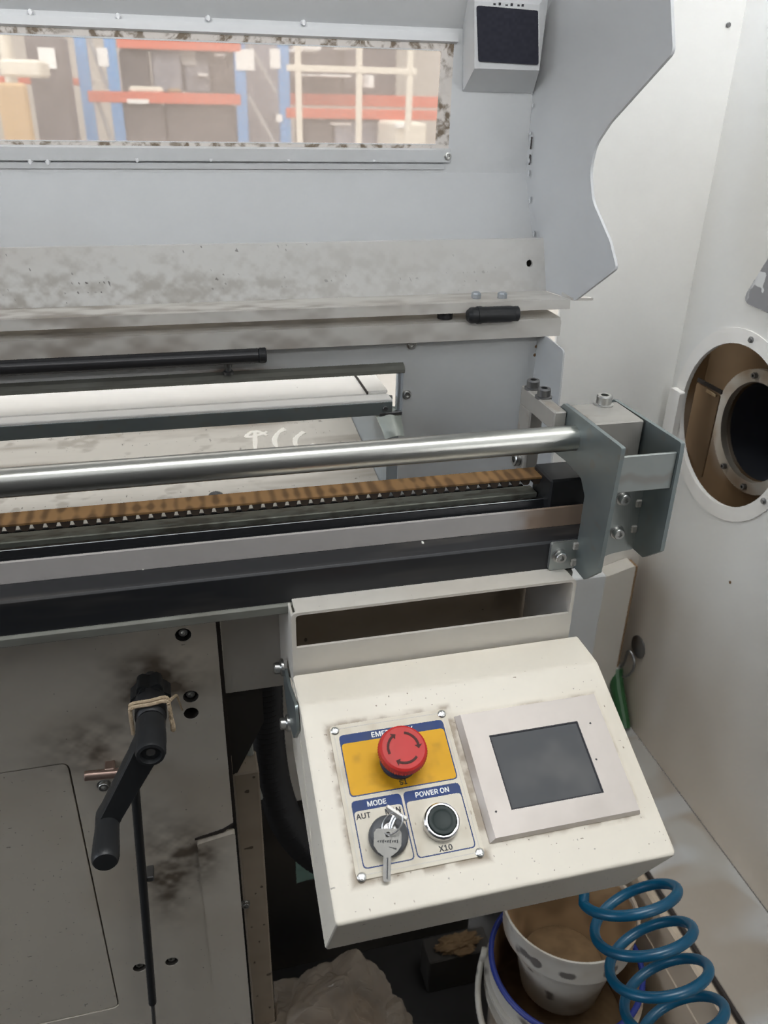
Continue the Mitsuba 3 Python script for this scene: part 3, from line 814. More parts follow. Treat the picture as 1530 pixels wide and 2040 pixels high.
for (x, z) in ((.3555, 1.112), (.3555, 1.0935), (.4165, 1.182), (.4155, 1.152), (.4155, 1.124)):
    part(t, 'bend_relief', bx(x - .003, x + .003, .6135, .6168, z - .004, z + .004, .001), 'alu_block')
for (u, v) in ((1241, 992), (1229, 1060), (1114, 1107)):
    p = onY(u, v, .6155)
    part(t, 'bolt', capscrew(p, (0, -1, 0), .0056, .006, True), 'screw_steel')

t = thing('clamp_block', 'square machined metal block between the two bracket plates', 'block')
part(t, 'body', bx(.3655, .4165, .632, .684, 1.176, 1.2305, .0012), 'alu_block')
p = onZ(1202, 806, 1.2305)
part(t, 'bolt', capscrew(p, (0, 0, 1), .0075, .010, True), 'screw_steel')

t = thing('fork_arm', 'stained metal arm with two cap screws reaching back from the bracket', 'arm')
part(t, 'bar', bx(.3445, .3575, .672, .7545, 1.2085, 1.2285, .0012), 'alu_block')
part(t, 'rear_leg', bx(.3445, .3595, .726, .7545, 1.135, 1.2095, .0015), 'alu_block')
part(t, 'cross_bolt', capscrew((.3445, .742, 1.150), (-1, 0, 0), .0075, .006, True), 'screw_steel')
for y in (.7425, .7155):
    part(t, 'bolt', capscrew((.352, y, 1.2285), (0, 0, 1), .0066, .0095, True), 'screw_dark')

# ------------------------------------------------------------------ front panel (left), door
t = thing('front_panel', 'stained cream front panel of the machine behind the crank', 'machine panel')
YF = .68
SCREWS = [(365, 1265), (380, 1388), (342, 1916), (278, 1928)]
fp = prism(rp([(-2.2, 0.0), (.0, 0.0), (.0, .735), (.0115, .752), (.0115, 1.072), (-2.2, 1.072)], [0, 0, 0, .008, 0, 0]), YF, YF + .012, 'y',
           [rp([(-.60, .4655), (-.1475, .4655), (-.1475, .8795), (-.60, .8795)], .010)])
fm = man(fp)
for (u, v) in SCREWS:
    p = onY(u, v, YF)
    fm = fm - man(cyl(p - [0, .01, 0], p + [0, .0095, 0], .0078, 28, 0))
p = onY(381, 1421, YF)
fm = fm - man(cyl(p - [0, .01, 0], p + [0, .03, 0], .0075, 28, 0))
part(t, 'sheet', tm(fm), 'paint_front')
p = onY(381, 1421, YF)
part(t, 'hole_shade', lathe([(0, .0005), (.0074, .0005), (.0074, .028), (.0068, .028), (.0068, .0015), (0, .0015)], p + [0, .0285, 0], (0, -1, 0), 28), 'seam', label='black lining that stands in for the shade inside the open hole')  # inside of the hole lined black in place of shade
for (u, v) in SCREWS:
    p = onY(u, v, YF)
    part(t, 'recess_shade', lathe([(0, .0005), (.0077, .0005), (.0077, .0088), (.0071, .0088), (.0071, .0015), (0, .0015)], p + [0, .0095, 0], (0, -1, 0), 28), 'dark_steel')  # dark lining stands in for the shadow ring inside the recess
    k = part(t, 'screw', capscrew(p + [0, .009, 0], (0, -1, 0), .0048, .0055, False), 'screw_steel')
part(t, 'door', prism(rp([(-.598, .4675), (-.1495, .4675), (-.1495, .8775), (-.598, .8775)], .008), YF + .0008, YF + .01, 'y'), 'paint_front')
part(t, 'door_seal', bx(-.62, -.13, YF + .0125, YF + .015, .45, .90, 0), 'seam')
pn = onY(168, 1546, .668)
pe = onY(262, 1537, .668)
part(t, 'hinge_pin', cyl(pn, pe, .0052, 20), 'copper_pin', label='short copper-toned pin')
part(t, 'pin_bracket', bx(pn[0] + .02, pn[0] + .03, .668, YF + .001, pn[2] - .004, pn[2] + .004, .001), 'copper_pin')
part(t, 'screw', capscrew(onY(207, 1563, YF), (0, -1, 0), .0055, .005, True), 'screw_steel')
part(t, 'lower_cover', prism(rp([(-.0305, 0), (.0125, 0), (.0125, .742), (-.0305, .734)], [0, 0, .004, .003]), YF - .006, YF + .002, 'y'), 'paint_front', label='plain lower cover strip')
part(t, 'cover_joint', prism([(-.0325, .736), (-.0005, .741), (.0115, .7495), (.0115, .7525), (-.001, .7455), (-.0325, .7385)], YF - .0012, YF + .002, 'y'), 'seam')
part(t, 'edge_joint', prism([(.0115, .752), (.0155, .752), (.0155, 1.07), (.0115, 1.07)], YF + .004, YF + .012, 'y'), 'seam')

t = thing('side_cover', 'short cream cover plate between front panel and control box bracket', 'cover plate')
part(t, 'plate', bx(.0155, .40, .700, .704, .9245, 1.072, .001), 'brown_plate')
part(t, 'face', bx(.0158, .0835, .6975, .7, .9245, 1.072, .0008), 'paint_plain')

# crank
AX = np.array([-.056, 0, .975])
t = thing('crank_handle', 'black offset crank handle on the front panel', 'crank handle')


def fromx(y):
    return np.array([AX[0], y, AX[2]])


part(t, 'hub', lathe([(0, 0), (.0125, 0), (.0135, .002), (.0135, .040), (.0122, .044), (.0095, .0445), (.0085, .040), (0, .040)], fromx(.612), (0, -1, 0), 36), 'plastic_black')
part(t, 'hub_screw', lathe([(0, 0), (.0045, 0), (.004, .001), (0, .001)], fromx(.5725), (0, -1, 0), 20), 'screw_steel')
GE = np.array([-.104, .588, .888])
hb = fromx(.588)
dirv = (GE - hb) / np.linalg.norm(GE - hb)
sp_ = []
for c, r in ((hb, .0138), (hb + dirv * .02, .0125), (GE - dirv * .01, .0105), (GE, .011)):
    sp_.append((c, r))
arm = []
for (c0, r0), (c1, r1) in zip(sp_, sp_[1:]):
    pts = []
    for c, r in ((c0, r0), (c1, r1)):
        for a in np.linspace(0, 2 * PI, 20, endpoint=False):
            for dy, s in ((-.0095, .85), (-.006, 1), (.006, 1), (.0095, .85)):
                pts.append(c + np.array([math.cos(a) * r * s, dy, math.sin(a) * r * s]))
    arm.append(man(hull(pts)))
part(t, 'arm', tm(arm[0] + arm[1] + arm[2]), 'plastic_black', smooth=40)
part(t, 'grip', lathe([(0, 0), (.0105, 0), (.0112, .002), (.0108, .016), (.0118, .034), (.0122, .048), (.0115, .0525), (.0102, .0545), (0, .0552)], GE + [0, .004, 0], (0, -1, 0), 32), 'plastic_black', smooth=40)
t = thing('star_knob', 'black lobed clamping knob on the crank spindle', 'knob')
lob = []
for a in np.linspace(0, 2 * PI, 72, endpoint=False):
    r = .0168 + .0022 * math.cos(6 * a)
    lob.append((AX[0] + r * math.cos(a), AX[2] + r * math.sin(a)))
lob = np.array(lob)
small = np.array([AX[0], AX[2]]) + (lob - [AX[0], AX[2]]) * .86
part(t, 'head', cat(prism(lob, .644, .662, 'y'), prism(small, .640, .666, 'y')), 'plastic_black', smooth=40)
part(t, 'stem', lathe([(0, 0), (.0145, 0), (.0145, .026), (.012, .030), (0, .030)], fromx(.644), (0, -1, 0), 32), 'rubber')
part(t, 'spindle', cyl(fromx(.684), fromx(.60), .006), 'screw_dark')
t = thing('tied_cord', 'frayed tan cord tied round the crank spindle', 'cord')
yk = .617
sq = rp([(-.0175, -.016), (-.0172, .0150), (.0172, .0180), (.0185, -.006)], [0, .003, .004, 0], 5)
sq = np.vstack([a + (b - a) * np.linspace(0, 1, 6)[:-1, None] for a, b in zip(sq, sq[1:])] + [sq[-1:]])
path = np.array([(AX[0] + a, yk + .0006 * math.sin(i * 1.3), AX[2] + b) for i, (a, b) in enumerate(sq)])
part(t, 'loop', tube(path, .0018, 8), 'cord_tan')
part(t, 'loop', tube(path + [0, .004, .0012], .0016, 8), 'cord_tan')
part(t, 'loose_end', tube(spline([(AX[0] + .018, yk + .006, AX[2] + .012), (AX[0] + .023, yk + .03, AX[2] - .002), (AX[0] + .024, yk + .05, AX[2] - .022), (AX[0] + .0265, .6785, AX[2] - .048)], 24), np.linspace(.0018, .0009, 24), 7), 'cord_tan')
part(t, 'loose_end', tube(spline([(AX[0] + .0175, yk + .002, AX[2] - .003), (AX[0] + .019, yk - .001, AX[2] - .012), (AX[0] + .0185, yk, AX[2] - .018)], 12), np.linspace(.0022, .0026, 12), 7), 'cord_tan')

t = thing('black_rod', 'long black rod hanging slantwise in front of the panel', 'rod')
r0, r1 = onY(268, 1560, .662), onY(304, 1998, .662)
part(t, 'shank', cyl(r0, r1, .0048, 20), 'plastic_black')
part(t, 'tip', cyl(r1, r1 + (r1 - r0) * .3, .0024, 12), 'screw_dark')
part(t, 'guide', bx(r0[0] - .004, r0[0] + .004, .664, YF + .001, .70, .708, .001), 'screw_dark')

# ------------------------------------------------------------------ mounting frame of the control box
t = thing('mounting_frame', 'white folded frame with a wide opening carrying the control box', 'mounting frame')
part(t, 'front_face', prism(rp([(.0755, .95), (.3515, .95), (.3515, 1.0865), (.0755, 1.0865)], [0, 0, .006, .006]), .5965, .5995, 'y', [rp([(.0795, 1.0485), (.348, 1.0475), (.348, 1.0838), (.0795, 1.0838)], [.0005, .0005, .004, .004])]), 'paint_plain')
part(t, 'top_return', bx(.0795, .348, .5995, .69, 1.0838, 1.0862, .0004), 'paint_plain')
part(t, 'side_return', bx(.0755, .078, .5995, .697, .95, 1.083, .0004), 'paint_plain')
part(t, 'side_return', bx(.349, .3515, .5995, .697, .95, 1.083, .0004), 'paint_plain')

# ------------------------------------------------------------------ control box
t = thing('control_box', 'sloping cream control box with emergency button, key switch and small screen', 'control box')
prof = rp([(.389, .946), (.4385, .848), (.5952, .9165), (.5955, .93), (.592, 1.0185), (.592, 1.0215), (.551, 1.0218)], [.0035, .003, .002, .002, .001, .0008, .016], 6)
X0, X1 = .0745, .3595
c_ = prof.mean(0)
ins = c_ + (prof - c_) * (1 - .002 / np.linalg.norm(prof - c_, axis=1, keepdims=True))
pts = np.vstack([np.c_[np.full(len(q), x), q] for x, q in ((X0, ins), (X0 + .0018, prof), (X1 - .0018, prof), (X1, ins))])
part(t, 'housing', hull(pts), 'paint_box')
ear = rp([(.49, .885), (.60, .918), (.625, .945), (.632, .985), (.612, 1.004), (.5955, 1.003), (.594, 1.0135), (.57, 1.012)], [.001, .004, .012, .012, .006, .001, .001, .001])
part(t, 'side_cheek', prism(ear, X0 - .0005, X0 + .0008, 'x'), 'paint_box')
part(t, 'side_cheek', prism(ear, X1 - .0015, X1 + .0005, 'x'), 'paint_box')
part(t, 'pivot_arm', prism(rp([(.556, 1.018), (.548, .995), (.575, .962), (.615, .955), (.645, .985), (.625, 1.005), (.60, 1.003)], [.006, .015, .012, .012, .014, .006, .002]), X0 - .0035, X0 - .0008, 'x'), 'zinc', label='bluish pivot arm on the left side')
for (u, v) in ((565, 1329), (577, 1440)):
    p = onX(u, v, X0 - .0035)
    part(t, 'pivot_bolt', lathe([(0, 0), (.0085, 0), (.0085, .0025), (.0058, .004), (.0058, .0085), (.0045, .0095), (0, .0095)], p, (-1, 0, 0), 20), 'screw_steel')

O = np.array([.1557, .4754, .9864])
ta = math.radians(25)
E1, E2, E3 = np.array([1.0, 0, 0]), np.array([0, math.cos(ta), math.sin(ta)]), np.array([0, -math.sin(ta), math.cos(ta)])
# the panel face plane from the profile: through the front edge and the ridge
off = np.dot(np.array([0, .389, .946]) - O, E3)
O = O + E3 * off


def loc(u, v, c=0.0):
    d = ray(u, v)
    p = CAM + d * (np.dot(E3, O + E3 * c - CAM) / np.dot(E3, d))
    return np.array([np.dot(p - O, E1), np.dot(p - O, E2)])


def lc(cx, cy, c=0.0):  # from a 4.026-times enlarged detail
    return loc(620 + cx / 4.026, 1390 + cy / 4.026, c)


def pp(m):
    return place(m, O, E1, E2, E3)


def flat(poly, c0, c1, holes=()):
    return pp(prism(poly, c0, c1, 'z', holes))


def shift(poly, d):
    q = np.asarray(poly, float)
    cs = CrossSection([q.tolist()], mf.FillRule.EvenOdd).offset(d, mf.JoinType.Round)
    return cs.to_polygons()[0]


def rect(tl, tr, br, bl):
    """axis-aligned rectangle fitted to four corners"""
    x0, x1 = (tl[0] + bl[0]) / 2, (tr[0] + br[0]) / 2
    y0, y1 = (bl[1] + br[1]) / 2, (tl[1] + tr[1]) / 2
    return x0, x1, y0, y1


def rr(x0, x1, y0, y1, r):
    return rp([(x0, y0), (x1, y0), (x1, y1), (x0, y1)], r)


CP = .0016
px0, px1, py0, py1 = -.0600, .0450, -.0672, .0592
lp_ = part(t, 'label_plate', flat(rr(px0, px1, py0, py1, .005), 0.0, CP), 'label_plate', label='aged cream label plate with blue and yellow fields')
part(lp_, 'raised_border', flat(rr(px0 + .003, px1 - .003, py0 + .003, py1 - .003, .003), CP, CP + .0002, [rr(px0 + .0036, px1 - .0036, py0 + .0036, py1 - .0036, .003)]), 'paint_plain')
for (cx, cy) in ((190, 267), (1047, 131), (405, 1440), (1352, 1243)):
    q = lc(cx, cy, CP)
    p = O + E1 * q[0] + E2 * q[1] + E3 * CP
    k = part(lp_, 'screw', crossscrew(p, E3, .0037, .0018), 'screw_steel', smooth=30)


def field(corners, hb, fill_head, fill_body, line, r=.004, lw=.0009):
    x0, x1, y0, y1 = rect(*[lc(*c, CP) for c in corners])
    out = rr(x0, x1, y0, y1, r)
    inn = rr(x0 + lw, x1 - lw, y0 + lw, y1 - lw, r * .85)
    yh = y1 - hb
    head = CrossSection([out.tolist()], mf.FillRule.EvenOdd) - CrossSection([rr(x0 + lw, x1 - lw, y0 + lw, yh, r * .85).tolist()], mf.FillRule.EvenOdd)
    m = tm(head.extrude(.00022))
    m.apply_translation([0, 0, CP])
    part(lp_, 'print_header', pp(m), fill_head)
    if fill_body:
        part(lp_, 'print_field', flat(rr(x0 + lw, x1 - lw, y0 + lw, yh, r * .8), CP, CP + .00016), fill_body)
    return x0, x1, y0, y1, yh


A = field([(222, 300), (1062, 178), (1168, 655), (308, 800)], .0078, 'print_blue', 'print_yellow', None)
B = field([(320, 832), (727, 765), (822, 1300), (415, 1380)], .0085, 'print_blue', None, None)
Cc = field([(734, 752), (1192, 682), (1317, 1200), (852, 1295)], .0085, 'print_blue', None, None)


def text(s, cx, cy, h, m_, name='print_text', anchor='c'):
    g = meshkit.text_mesh(s, h, .00025, True)
    b = g.bounds
    dx = -(b[0][0] + b[1][0]) / 2 if anchor == 'c' else -b[0][0]
    g.apply_translation([cx + dx, cy - h / 2, CP + .0001])
    part(lp_, name, pp(g), m_, smooth=False)


q0, q1 = lc(440, 306, CP), lc(858, 243, CP)
g = (A[3] + A[4]) / 2
text('EMERGENCY', (q0[0] + q1[0]) / 2, g, .0044, 'print_white')
text('MODE', (B[0] + B[1]) / 2, (B[3] + B[4]) / 2, .0040, 'print_white')
text('POWER ON', (Cc[0] + Cc[1]) / 2, (Cc[3] + Cc[4]) / 2, .0040, 'print_white')
q = lc(418, 948, CP)
text('AUT', q[0], q[1], .0042, 'print_black')
q = lc(655, 905, CP)
text('MAN', q[0], q[1], .0042, 'print_black')
q = lc(1078, 1204, CP)
text('X10', q[0], q[1], .0042, 'print_black')
q = lc(738, 676, CP)
text('S1', q[0], q[1], .0040, 'print_black')

# emergency button
HC = .021
q = lc(740, 402, HC + .008)
pe0 = O + E1 * q[0] + E2 * q[1]
eb = part(t, 'emergency_button', lathe([(0, HC - .004), (.0150, HC - .004), (.0197, HC - .001), (.0202, HC + .0005), (.0202, HC + .0045), (.0195, HC + .0072), (.0178, HC + .0084), (.0165, HC + .0082), (0, HC + .0088)], pe0, E3, 64), 'estop_red', smooth=40, label='red mushroom emergency button')
part(eb, 'collar', lathe([(0, CP), (.0165, CP), (.0165, .005), (.0145, .006), (.0138, .010), (.0150, .0155), (.0150, HC - .003), (0, HC - .003)], pe0, E3, 48), 'collar_blue', smooth=35, label='dark blue collar')
knurl = []
for a in np.linspace(0, 2 * PI, 60, endpoint=False):
    c = pe0 + E3 * (HC + .0005) + (E1 * math.cos(a) + E2 * math.sin(a)) * .0202
    w = -E1 * math.sin(a) + E2 * math.cos(a)
    n3 = E1 * math.cos(a) + E2 * math.sin(a)
    knurl.append(hull([c + w * s * .0006 + E3 * h for s in (-1, 1) for h in (0, .0042)] + [c + n3 * .0006 + E3 * h for h in (.0004, .0036)]))
part(eb, 'knurled_rim', cat(knurl), 'estop_red', smooth=False, kind='stuff')
for a0 in (195, 75, 315):
    top = HC + .0084
    arc = []
    a_ = np.radians(np.linspace(a0, a0 - 72, 16))
    rO, rI = .0138, .0118
    outer = [(rO * math.cos(b), rO * math.sin(b)) for b in a_]
    inner = [(rI * math.cos(b), rI * math.sin(b)) for b in a_[::-1]]
    e = a_[-1]
    tipd = e - math.radians(14)
    head = [(.0158 * math.cos(e), .0158 * math.sin(e)), (.0128 * math.cos(tipd), .0128 * math.sin(tipd)), (.0098 * math.cos(e), .0098 * math.sin(e))]
    m = prism(np.array(outer + head + inner), top - .0002, top + .0004, 'z')
    part(eb, 'arrow', place(m, pe0, E1, E2, E3), 'arrow_grey', smooth=False)

# power button
q = lc(1050, 985, .009)
pb = O + E1 * q[0] + E2 * q[1]
k = part(t, 'power_button', lathe([(0, CP), (.0145, CP), (.0148, .0025), (.0146, .0085), (.0132, .0100), (.0124, .0100), (.0122, .006), (0, .006)], pb, E3, 56), 'chrome', smooth=35, label='round dark green push button in a chrome ring')
part(k, 'cap', lathe([(0, .005), (.0118, .005), (.0119, .0100), (.0112, .0112), (.0095, .0114), (.0078, .0110), (.0065, .0104), (0, .0102)], pb, E3, 48), 'button_green', smooth=50)
# key switch
q = lc(622, 1105, .006)
ks = O + E1 * q[0] + E2 * q[1]
k = part(t, 'key_switch', lathe([(0, CP), (.0155, CP), (.0160, .003), (.0158, .0070), (.0148, .0090), (.0125, .0098), (.0085, .0098), (.0082, .0115), (0, .0115)], ks, E3, 48), 'switch_grey', smooth=35, label='grey key switch')
part(k, 'barrel', cat(lathe([(0, .0105), (.0058, .0105), (.0058, .0145), (.005, .0152), (0, .0152)], ks + E2 * .002, E3, 24)), 'screw_dark')
slot = hull([ks + E2 * (.002 + a) + E1 * b + E3 * h for a in (-.0042, .0042) for b in (-.0009, .0009) for h in (.0145, .0155)])
part(k, 'slot', slot, 'seam')

# key held by the switch, second key on the ring
KF = [E1, None, None]
t2 = thing('switch_key', 'silver key hanging blade-down on the key switch', 'key')
# the hanging key lies against the switch, tilted: foot on the panel face, bow on the barrel
bow_top = lc(615, 1050, .0185)
tip_p = lc(605, 1475, .0035)
kb = O + E1 * bow_top[0] + E2 * bow_top[1] + E3 * .0185
kt = O + E1 * tip_p[0] + E2 * tip_p[1] + E3 * .0035
kd = (kt - kb)
KL = np.linalg.norm(kd)
kd = kd / KL
kx = E1 - kd * np.dot(E1, kd)
kx /= np.linalg.norm(kx)
kn = np.cross(kd, kx)
kn = kn if np.dot(kn, E3) > 0 else -kn
bl_ = KL * .52
bowp = rp([(-.0088, .000), (.0088, .000), (.0108, .003), (.0108, bl_ * .62), (.0075, bl_ * .85), (.0032, bl_), (-.0032, bl_), (-.0075, bl_ * .85), (-.0108, bl_ * .62), (-.0108, .003)], .0022, 4)


def kplace(m):
    return place(m, kb, kx, kd, kn)


part(t2, 'bow', kplace(prism(bowp, -.001, .001, 'z', [circ(0, .0042, .0021, 20)])), 'key_steel', smooth=30)
part(t2, 'blade', kplace(cat(prism(rp([(-.0029, bl_ - .001), (.0029, bl_ - .001), (.0029, KL - .001), (.0010, KL), (-.0022, KL), (-.0029, KL - .002)], .0004), -.0011, .0011, 'z'))), 'key_steel', smooth=False)
part(t2, 'blade_groove', kplace(bx(-.0006, .0006, bl_ + .001, KL - .002, .0008, .00125, .0002)), 'screw_dark')
wm = []
for i in range(9):
    xx = -.0076 + i * .0019
    hgt = .0013 + .0006 * ((i * 7) % 3)
    wm.append(bx(xx - .0005, xx + .0005, bl_ * .46 - hgt / 2, bl_ * .46 + hgt / 2, .00095, .00115, 0))
    wm.append(bx(xx - .0005, xx + .0008, bl_ * .46 - hgt * .5, bl_ * .46 - hgt * .5 + .0004, .00095, .00115, 0))
part(t2, 'worn_stamp', kplace(cat(wm)), 'screw_dark', label='worn illegible stamping', kind='stuff')
part(t2, 'emblem', kplace(cat([bx(.001 + i * .0012, .0022 + i * .0012, bl_ * .66 + i * .0002, bl_ * .66 + .0005 + i * .0004, .00095, .00112, 0) for i in range(5)])), 'screw_dark')
t3 = thing('spare_key', 'second key seen edge-on, stuck in the key switch', 'key')
sb = ks + E2 * .002 + E3 * .015
ka, kc = O + E1 * lc(600, 875, .024)[0] + E2 * lc(600, 875, .024)[1] + E3 * .024, O + E1 * lc(770, 985, .024)[0] + E2 * lc(770, 985, .024)[1] + E3 * .024
ev = (kc - ka) / np.linalg.norm(kc - ka)
ew = np.cross(E3, ev)
cen = (ka + kc) / 2
Lk = np.linalg.norm(kc - ka)
part(t3, 'bow', hull([cen + ev * s * Lk / 2 * f + ew * w * .0011 + E3 * h for s in (-1, 1) for w in (-1, 1) for h, f in ((-.004, .7), (.002, 1), (.0035, .9))]), 'key_steel')
part(t3, 'blade', hull([sb + E2 * a * .0026 + E1 * b * .0009 for a in (-1, 1) for b in (-1, 1)] + [cen - E3 * .003 + E2 * a * .0026 + E1 * b * .0009 for a in (-1, 1) for b in (-1, 1)]), 'steel')
t4 = thing('key_ring', 'thin bright split ring joining the two keys', 'key ring')
hole = kb + kd * .0042
rc0 = (hole + cen) / 2 + E3 * .002
ra = (hole - cen)
RL = np.linalg.norm(ra) / 2 + .0006
ra = ra / np.linalg.norm(ra)
rb = np.cross(ra, kx)
rb /= np.linalg.norm(rb)
ring = [rc0 + ra * RL * math.cos(a) + (rb * .55 + kx * .83) * RL * .85 * math.sin(a) for a in np.linspace(0, 2 * PI, 40, endpoint=False)]
part(t4, 'ring', tube(ring, .0007, 8, True), 'chrome', smooth=True)

# small touch screen
CS = .0065
hx0, hx1, hy0, hy1 = .0512, .1858, -.0590, .0505
sx0, sx1, sy0, sy1 = rect(loc(975, 1464, CS), loc(1152, 1437, CS), loc(1202, 1579, CS), loc(1018, 1614, CS))
wedge = hull([O + E1 * x + E2 * y + E3 * c for (i, c) in ((0, 0.0), (0, .0015), (.0042, CS)) for x in (hx0 + i, hx1 - i * .35) for y in (hy0 + i * .45, hy1 - i * .3)])
bz = man(wedge) - man(flat(rr(sx0, sx1, sy0, sy1, .0004), CS - .0018, CS + .01))
k = part(t, 'touch_screen', tm(bz), 'bezel_silver', smooth=20, label='silver framed small touch screen')
part(k, 'display', flat(rr(sx0, sx1, sy0, sy1, .0003), CS - .0018, CS - .0011), 'screen', smooth=False, label='dark grey dusty display')
part(k, 'display_edge', flat(rr(sx0, sx1, sy0, sy1, .0003), CS - .0012, CS - .0003, [rr(sx0 + .0012, sx1 - .0012, sy0 + .0012, sy1 - .0012, .0003)]), 'print_black', smooth=False)
for (u, v) in ((1176, 1441), (988, 1617), (1188, 1513)):
    q = loc(u, v, CS)
    part(k, 'pin_hole', lathe([(0, -.0002), (.0009, -.0002), (.0009, .0002), (0, .0002)], O + E1 * q[0] + E2 * q[1] + E3 * CS, E3, 10), 'print_black')
q = loc(1193, 1690, 0)

# ------------------------------------------------------------------ under the beam: post, hose, cavity
t = thing('frame_post', 'brownish steel post beside the front panel', 'post')
part(t, 'post', bx(.0165, .046, .705, .74, 0, .80, .002), 'brown_plate')
p = onY(489, 1800, .704)
part(t, 'screw', capscrew(p, (0, -1, 0), .0045, .005, True), 'screw_steel')
part(t, 'dark_gusset', prism([(.0165, .925), (.0165, .79), (.055, .87), (.055, .925)], .707, .71, 'y'), 'dark_steel')
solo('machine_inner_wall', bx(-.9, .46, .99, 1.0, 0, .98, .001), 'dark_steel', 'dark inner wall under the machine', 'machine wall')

t = thing('suction_hose', 'black corrugated hose running down behind the control box', 'hose')
hp = spline([onY(u, v, y) for u, v, y in ((526, 1300, .80), (527, 1385, .795), (530, 1450, .79), (539, 1530, .785), (556, 1600, .78), (592, 1668, .775), (660, 1720, .775))], 150)
rr_ = .0215 + .0014 * np.sin(np.arange(150) * PI / 1.5)
part(t, 'hose', tube(hp, rr_, 22), 'rubber', smooth=50)
solo('rear_post', bx(onY(560, 1500, .95)[0], onY(600, 1500, .95)[0], .95, .9895, onY(580, 1600, .95)[2], .93, .003), 'paint_plain', 'dusty beige post glimpsed between black hose and control box', 'post')
solo('pale_strap', tube(spline([onY(u, v, .735) for u, v in ((485, 1370), (491, 1430), (497, 1490), (504, 1540), (517, 1590))], 30), .0046, 10), 'pale_cable', 'pale greenish cable running beside the black hose', 'cable')
a = onY(600, 1750, .84)
gv = []
for i in range(9):
    for j in range(9):
        x, z = a[0] - .005 + .08 * i / 8, a[2] - .03 + .045 * j / 8
        gv.append([x, .84 + .02 * meshkit.noise(np.array([x * 40, z * 40, 1.0])), z])
gf = []
for i in range(8):
    for j in range(8):
        b = i * 9 + j
        gf += [(b, b + 1, b + 10), (b, b + 10, b + 9)]
gv, gf = np.array(gv), np.array(gf)
solo('green_rag', cat(trimesh.Trimesh(gv, gf, process=False), trimesh.Trimesh(gv + [0, .002, 0], gf[:, ::-1], process=False)), 'green_cloth', 'pale green rag behind the control box edge', 'rag', smooth=True)
part('green_rag', 'hook', cyl((gv[:, 0].mean(), .84, gv[:, 2].max() - .005), (gv[:, 0].mean(), .995, gv[:, 2].max() - .003), .003), 'screw_dark')

# crumpled bag
def lump(c, r, seed, amp, freq, sub=5, squash=(1, 1, 1)):
    m = trimesh.creation.icosphere(subdivisions=sub)
    v = np.array(m.vertices)
    n1 = meshkit.noise(v * freq + seed, seed)
    n2 = np.abs(meshkit.noise(v * freq * 2.1 + seed, seed + 5) - .5) * 2
    n3 = np.abs(meshkit.noise(v * freq * 4.7 + seed, seed + 9) - .5) * 2
    d = 1 + amp * (n1 - .5) + amp * .8 * (n2 - .4) + amp * .35 * (n3 - .4)
    v = v * d[:, None] * np.array(squash) * r + np.array(c)
    return trimesh.Trimesh(v, m.faces, process=False)


def crumple(c, r, seed):
    m = trimesh.creation.icosphere(subdivisions=6)
    v = np.array(m.vertices)
    g = np.random.default_rng(seed)
    d = np.full(len(v), 9.0)
    for q in range(38):  # flat facets with sharp creases, as film pulled over a lump
        n_ = g.normal(size=3)
        n_ /= np.linalg.norm(n_)
        h = .9 + .36 * g.random()
        dot = v @ n_
        d = np.where(dot > .05, np.minimum(d, h / np.maximum(dot, .05)), d)
    d = np.minimum(d, 1.4)
    for f_, a_ in ((1.7, .10), (4.2, .045), (9.0, .022)):
        w_ = v + .35 * np.stack([meshkit.noise(v * 2.1 + k, seed + k) for k in range(3)], 1)
        d = d - a_ * (1 - np.abs(meshkit.noise(w_ * f_ + 5, seed) - .5) * 2) ** 4
    P = v * d[:, None] * np.array([1.2, .8, 1.72]) * r * .86 + np.array(c) + [0, 0, .185]
    P[:, 2] = np.maximum(P[:, 2], .002)
    P[:, 0] = np.maximum(P[:, 0], .0165)
    P[:, 1] = np.where(P[:, 0] < .05, np.minimum(P[:, 1], .702), P[:, 1])
    m = trimesh.Trimesh(P, m.faces, process=False)
    trimesh.smoothing.filter_taubin(m, iterations=6)
    return m


t = thing('plastic_bag', 'crumpled clear plastic bag of shavings standing on the floor', 'plastic bag')
bm = crumple((.128, .705, .0), .124, 3)
part(t, 'film', bm, 'film', smooth=12)
bi = lump((.14, .71, .17), .088, 8, .25, 2.0, 4, (.95, .8, 1.6))
bi.vertices[:, 2] = np.maximum(bi.vertices[:, 2], .004)
part(t, 'shavings', bi, 'sawdust', smooth=True, kind='stuff')

# offcut lying behind
t = thing('bark_offcut', 'broken brown offcut lying in the dark behind the bucket', 'offcut')
p = onY(912, 1880, .90)
m = lump(p, .028, 12, .5, 2.0, 3, (1.5, .7, .5))
part(t, 'piece', m, 'sawdust', smooth=False)
part(t, 'support', bx(p[0] - .06, p[0] + .06, .88, .93, 0, p[2] - .008, .002), 'dark_steel')

# ------------------------------------------------------------------ bucket with a smaller bucket inside
BC, BR, BH = np.array([.475, .672]), .1125, .36
t = thing('large_bucket', 'large white plastic bucket with a blue rim on the floor', 'bucket')
wall = [(0, 0), (.090, 0), (.094, .004), (BR - .006, BH - .075), (BR + .003, BH - .074), (BR + .003, BH - .068), (BR - .003, BH - .066), (BR - .001, BH - .045), (BR + .005, BH - .044), (BR + .005, BH - .037), (BR - .001, BH - .036), (BR, BH - .006), (BR - .004, BH - .006), (BR - .010, BH - .10), (.088, .006), (0, .006)]
part(t, 'body', lathe(wall, (BC[0], BC[1], 0), (0, 0, 1), 64), 'bucket_white', smooth=30)
part(t, 'liner', lathe([(0, .007), (.0865, .007), (BR - .0045, BH - .008), (BR - .0055, BH - .008), (.0855, .009), (0, .009)], (BC[0], BC[1], 0), (0, 0, 1), 64), 'bucket_inside', smooth=30, label='brown dusty inside')
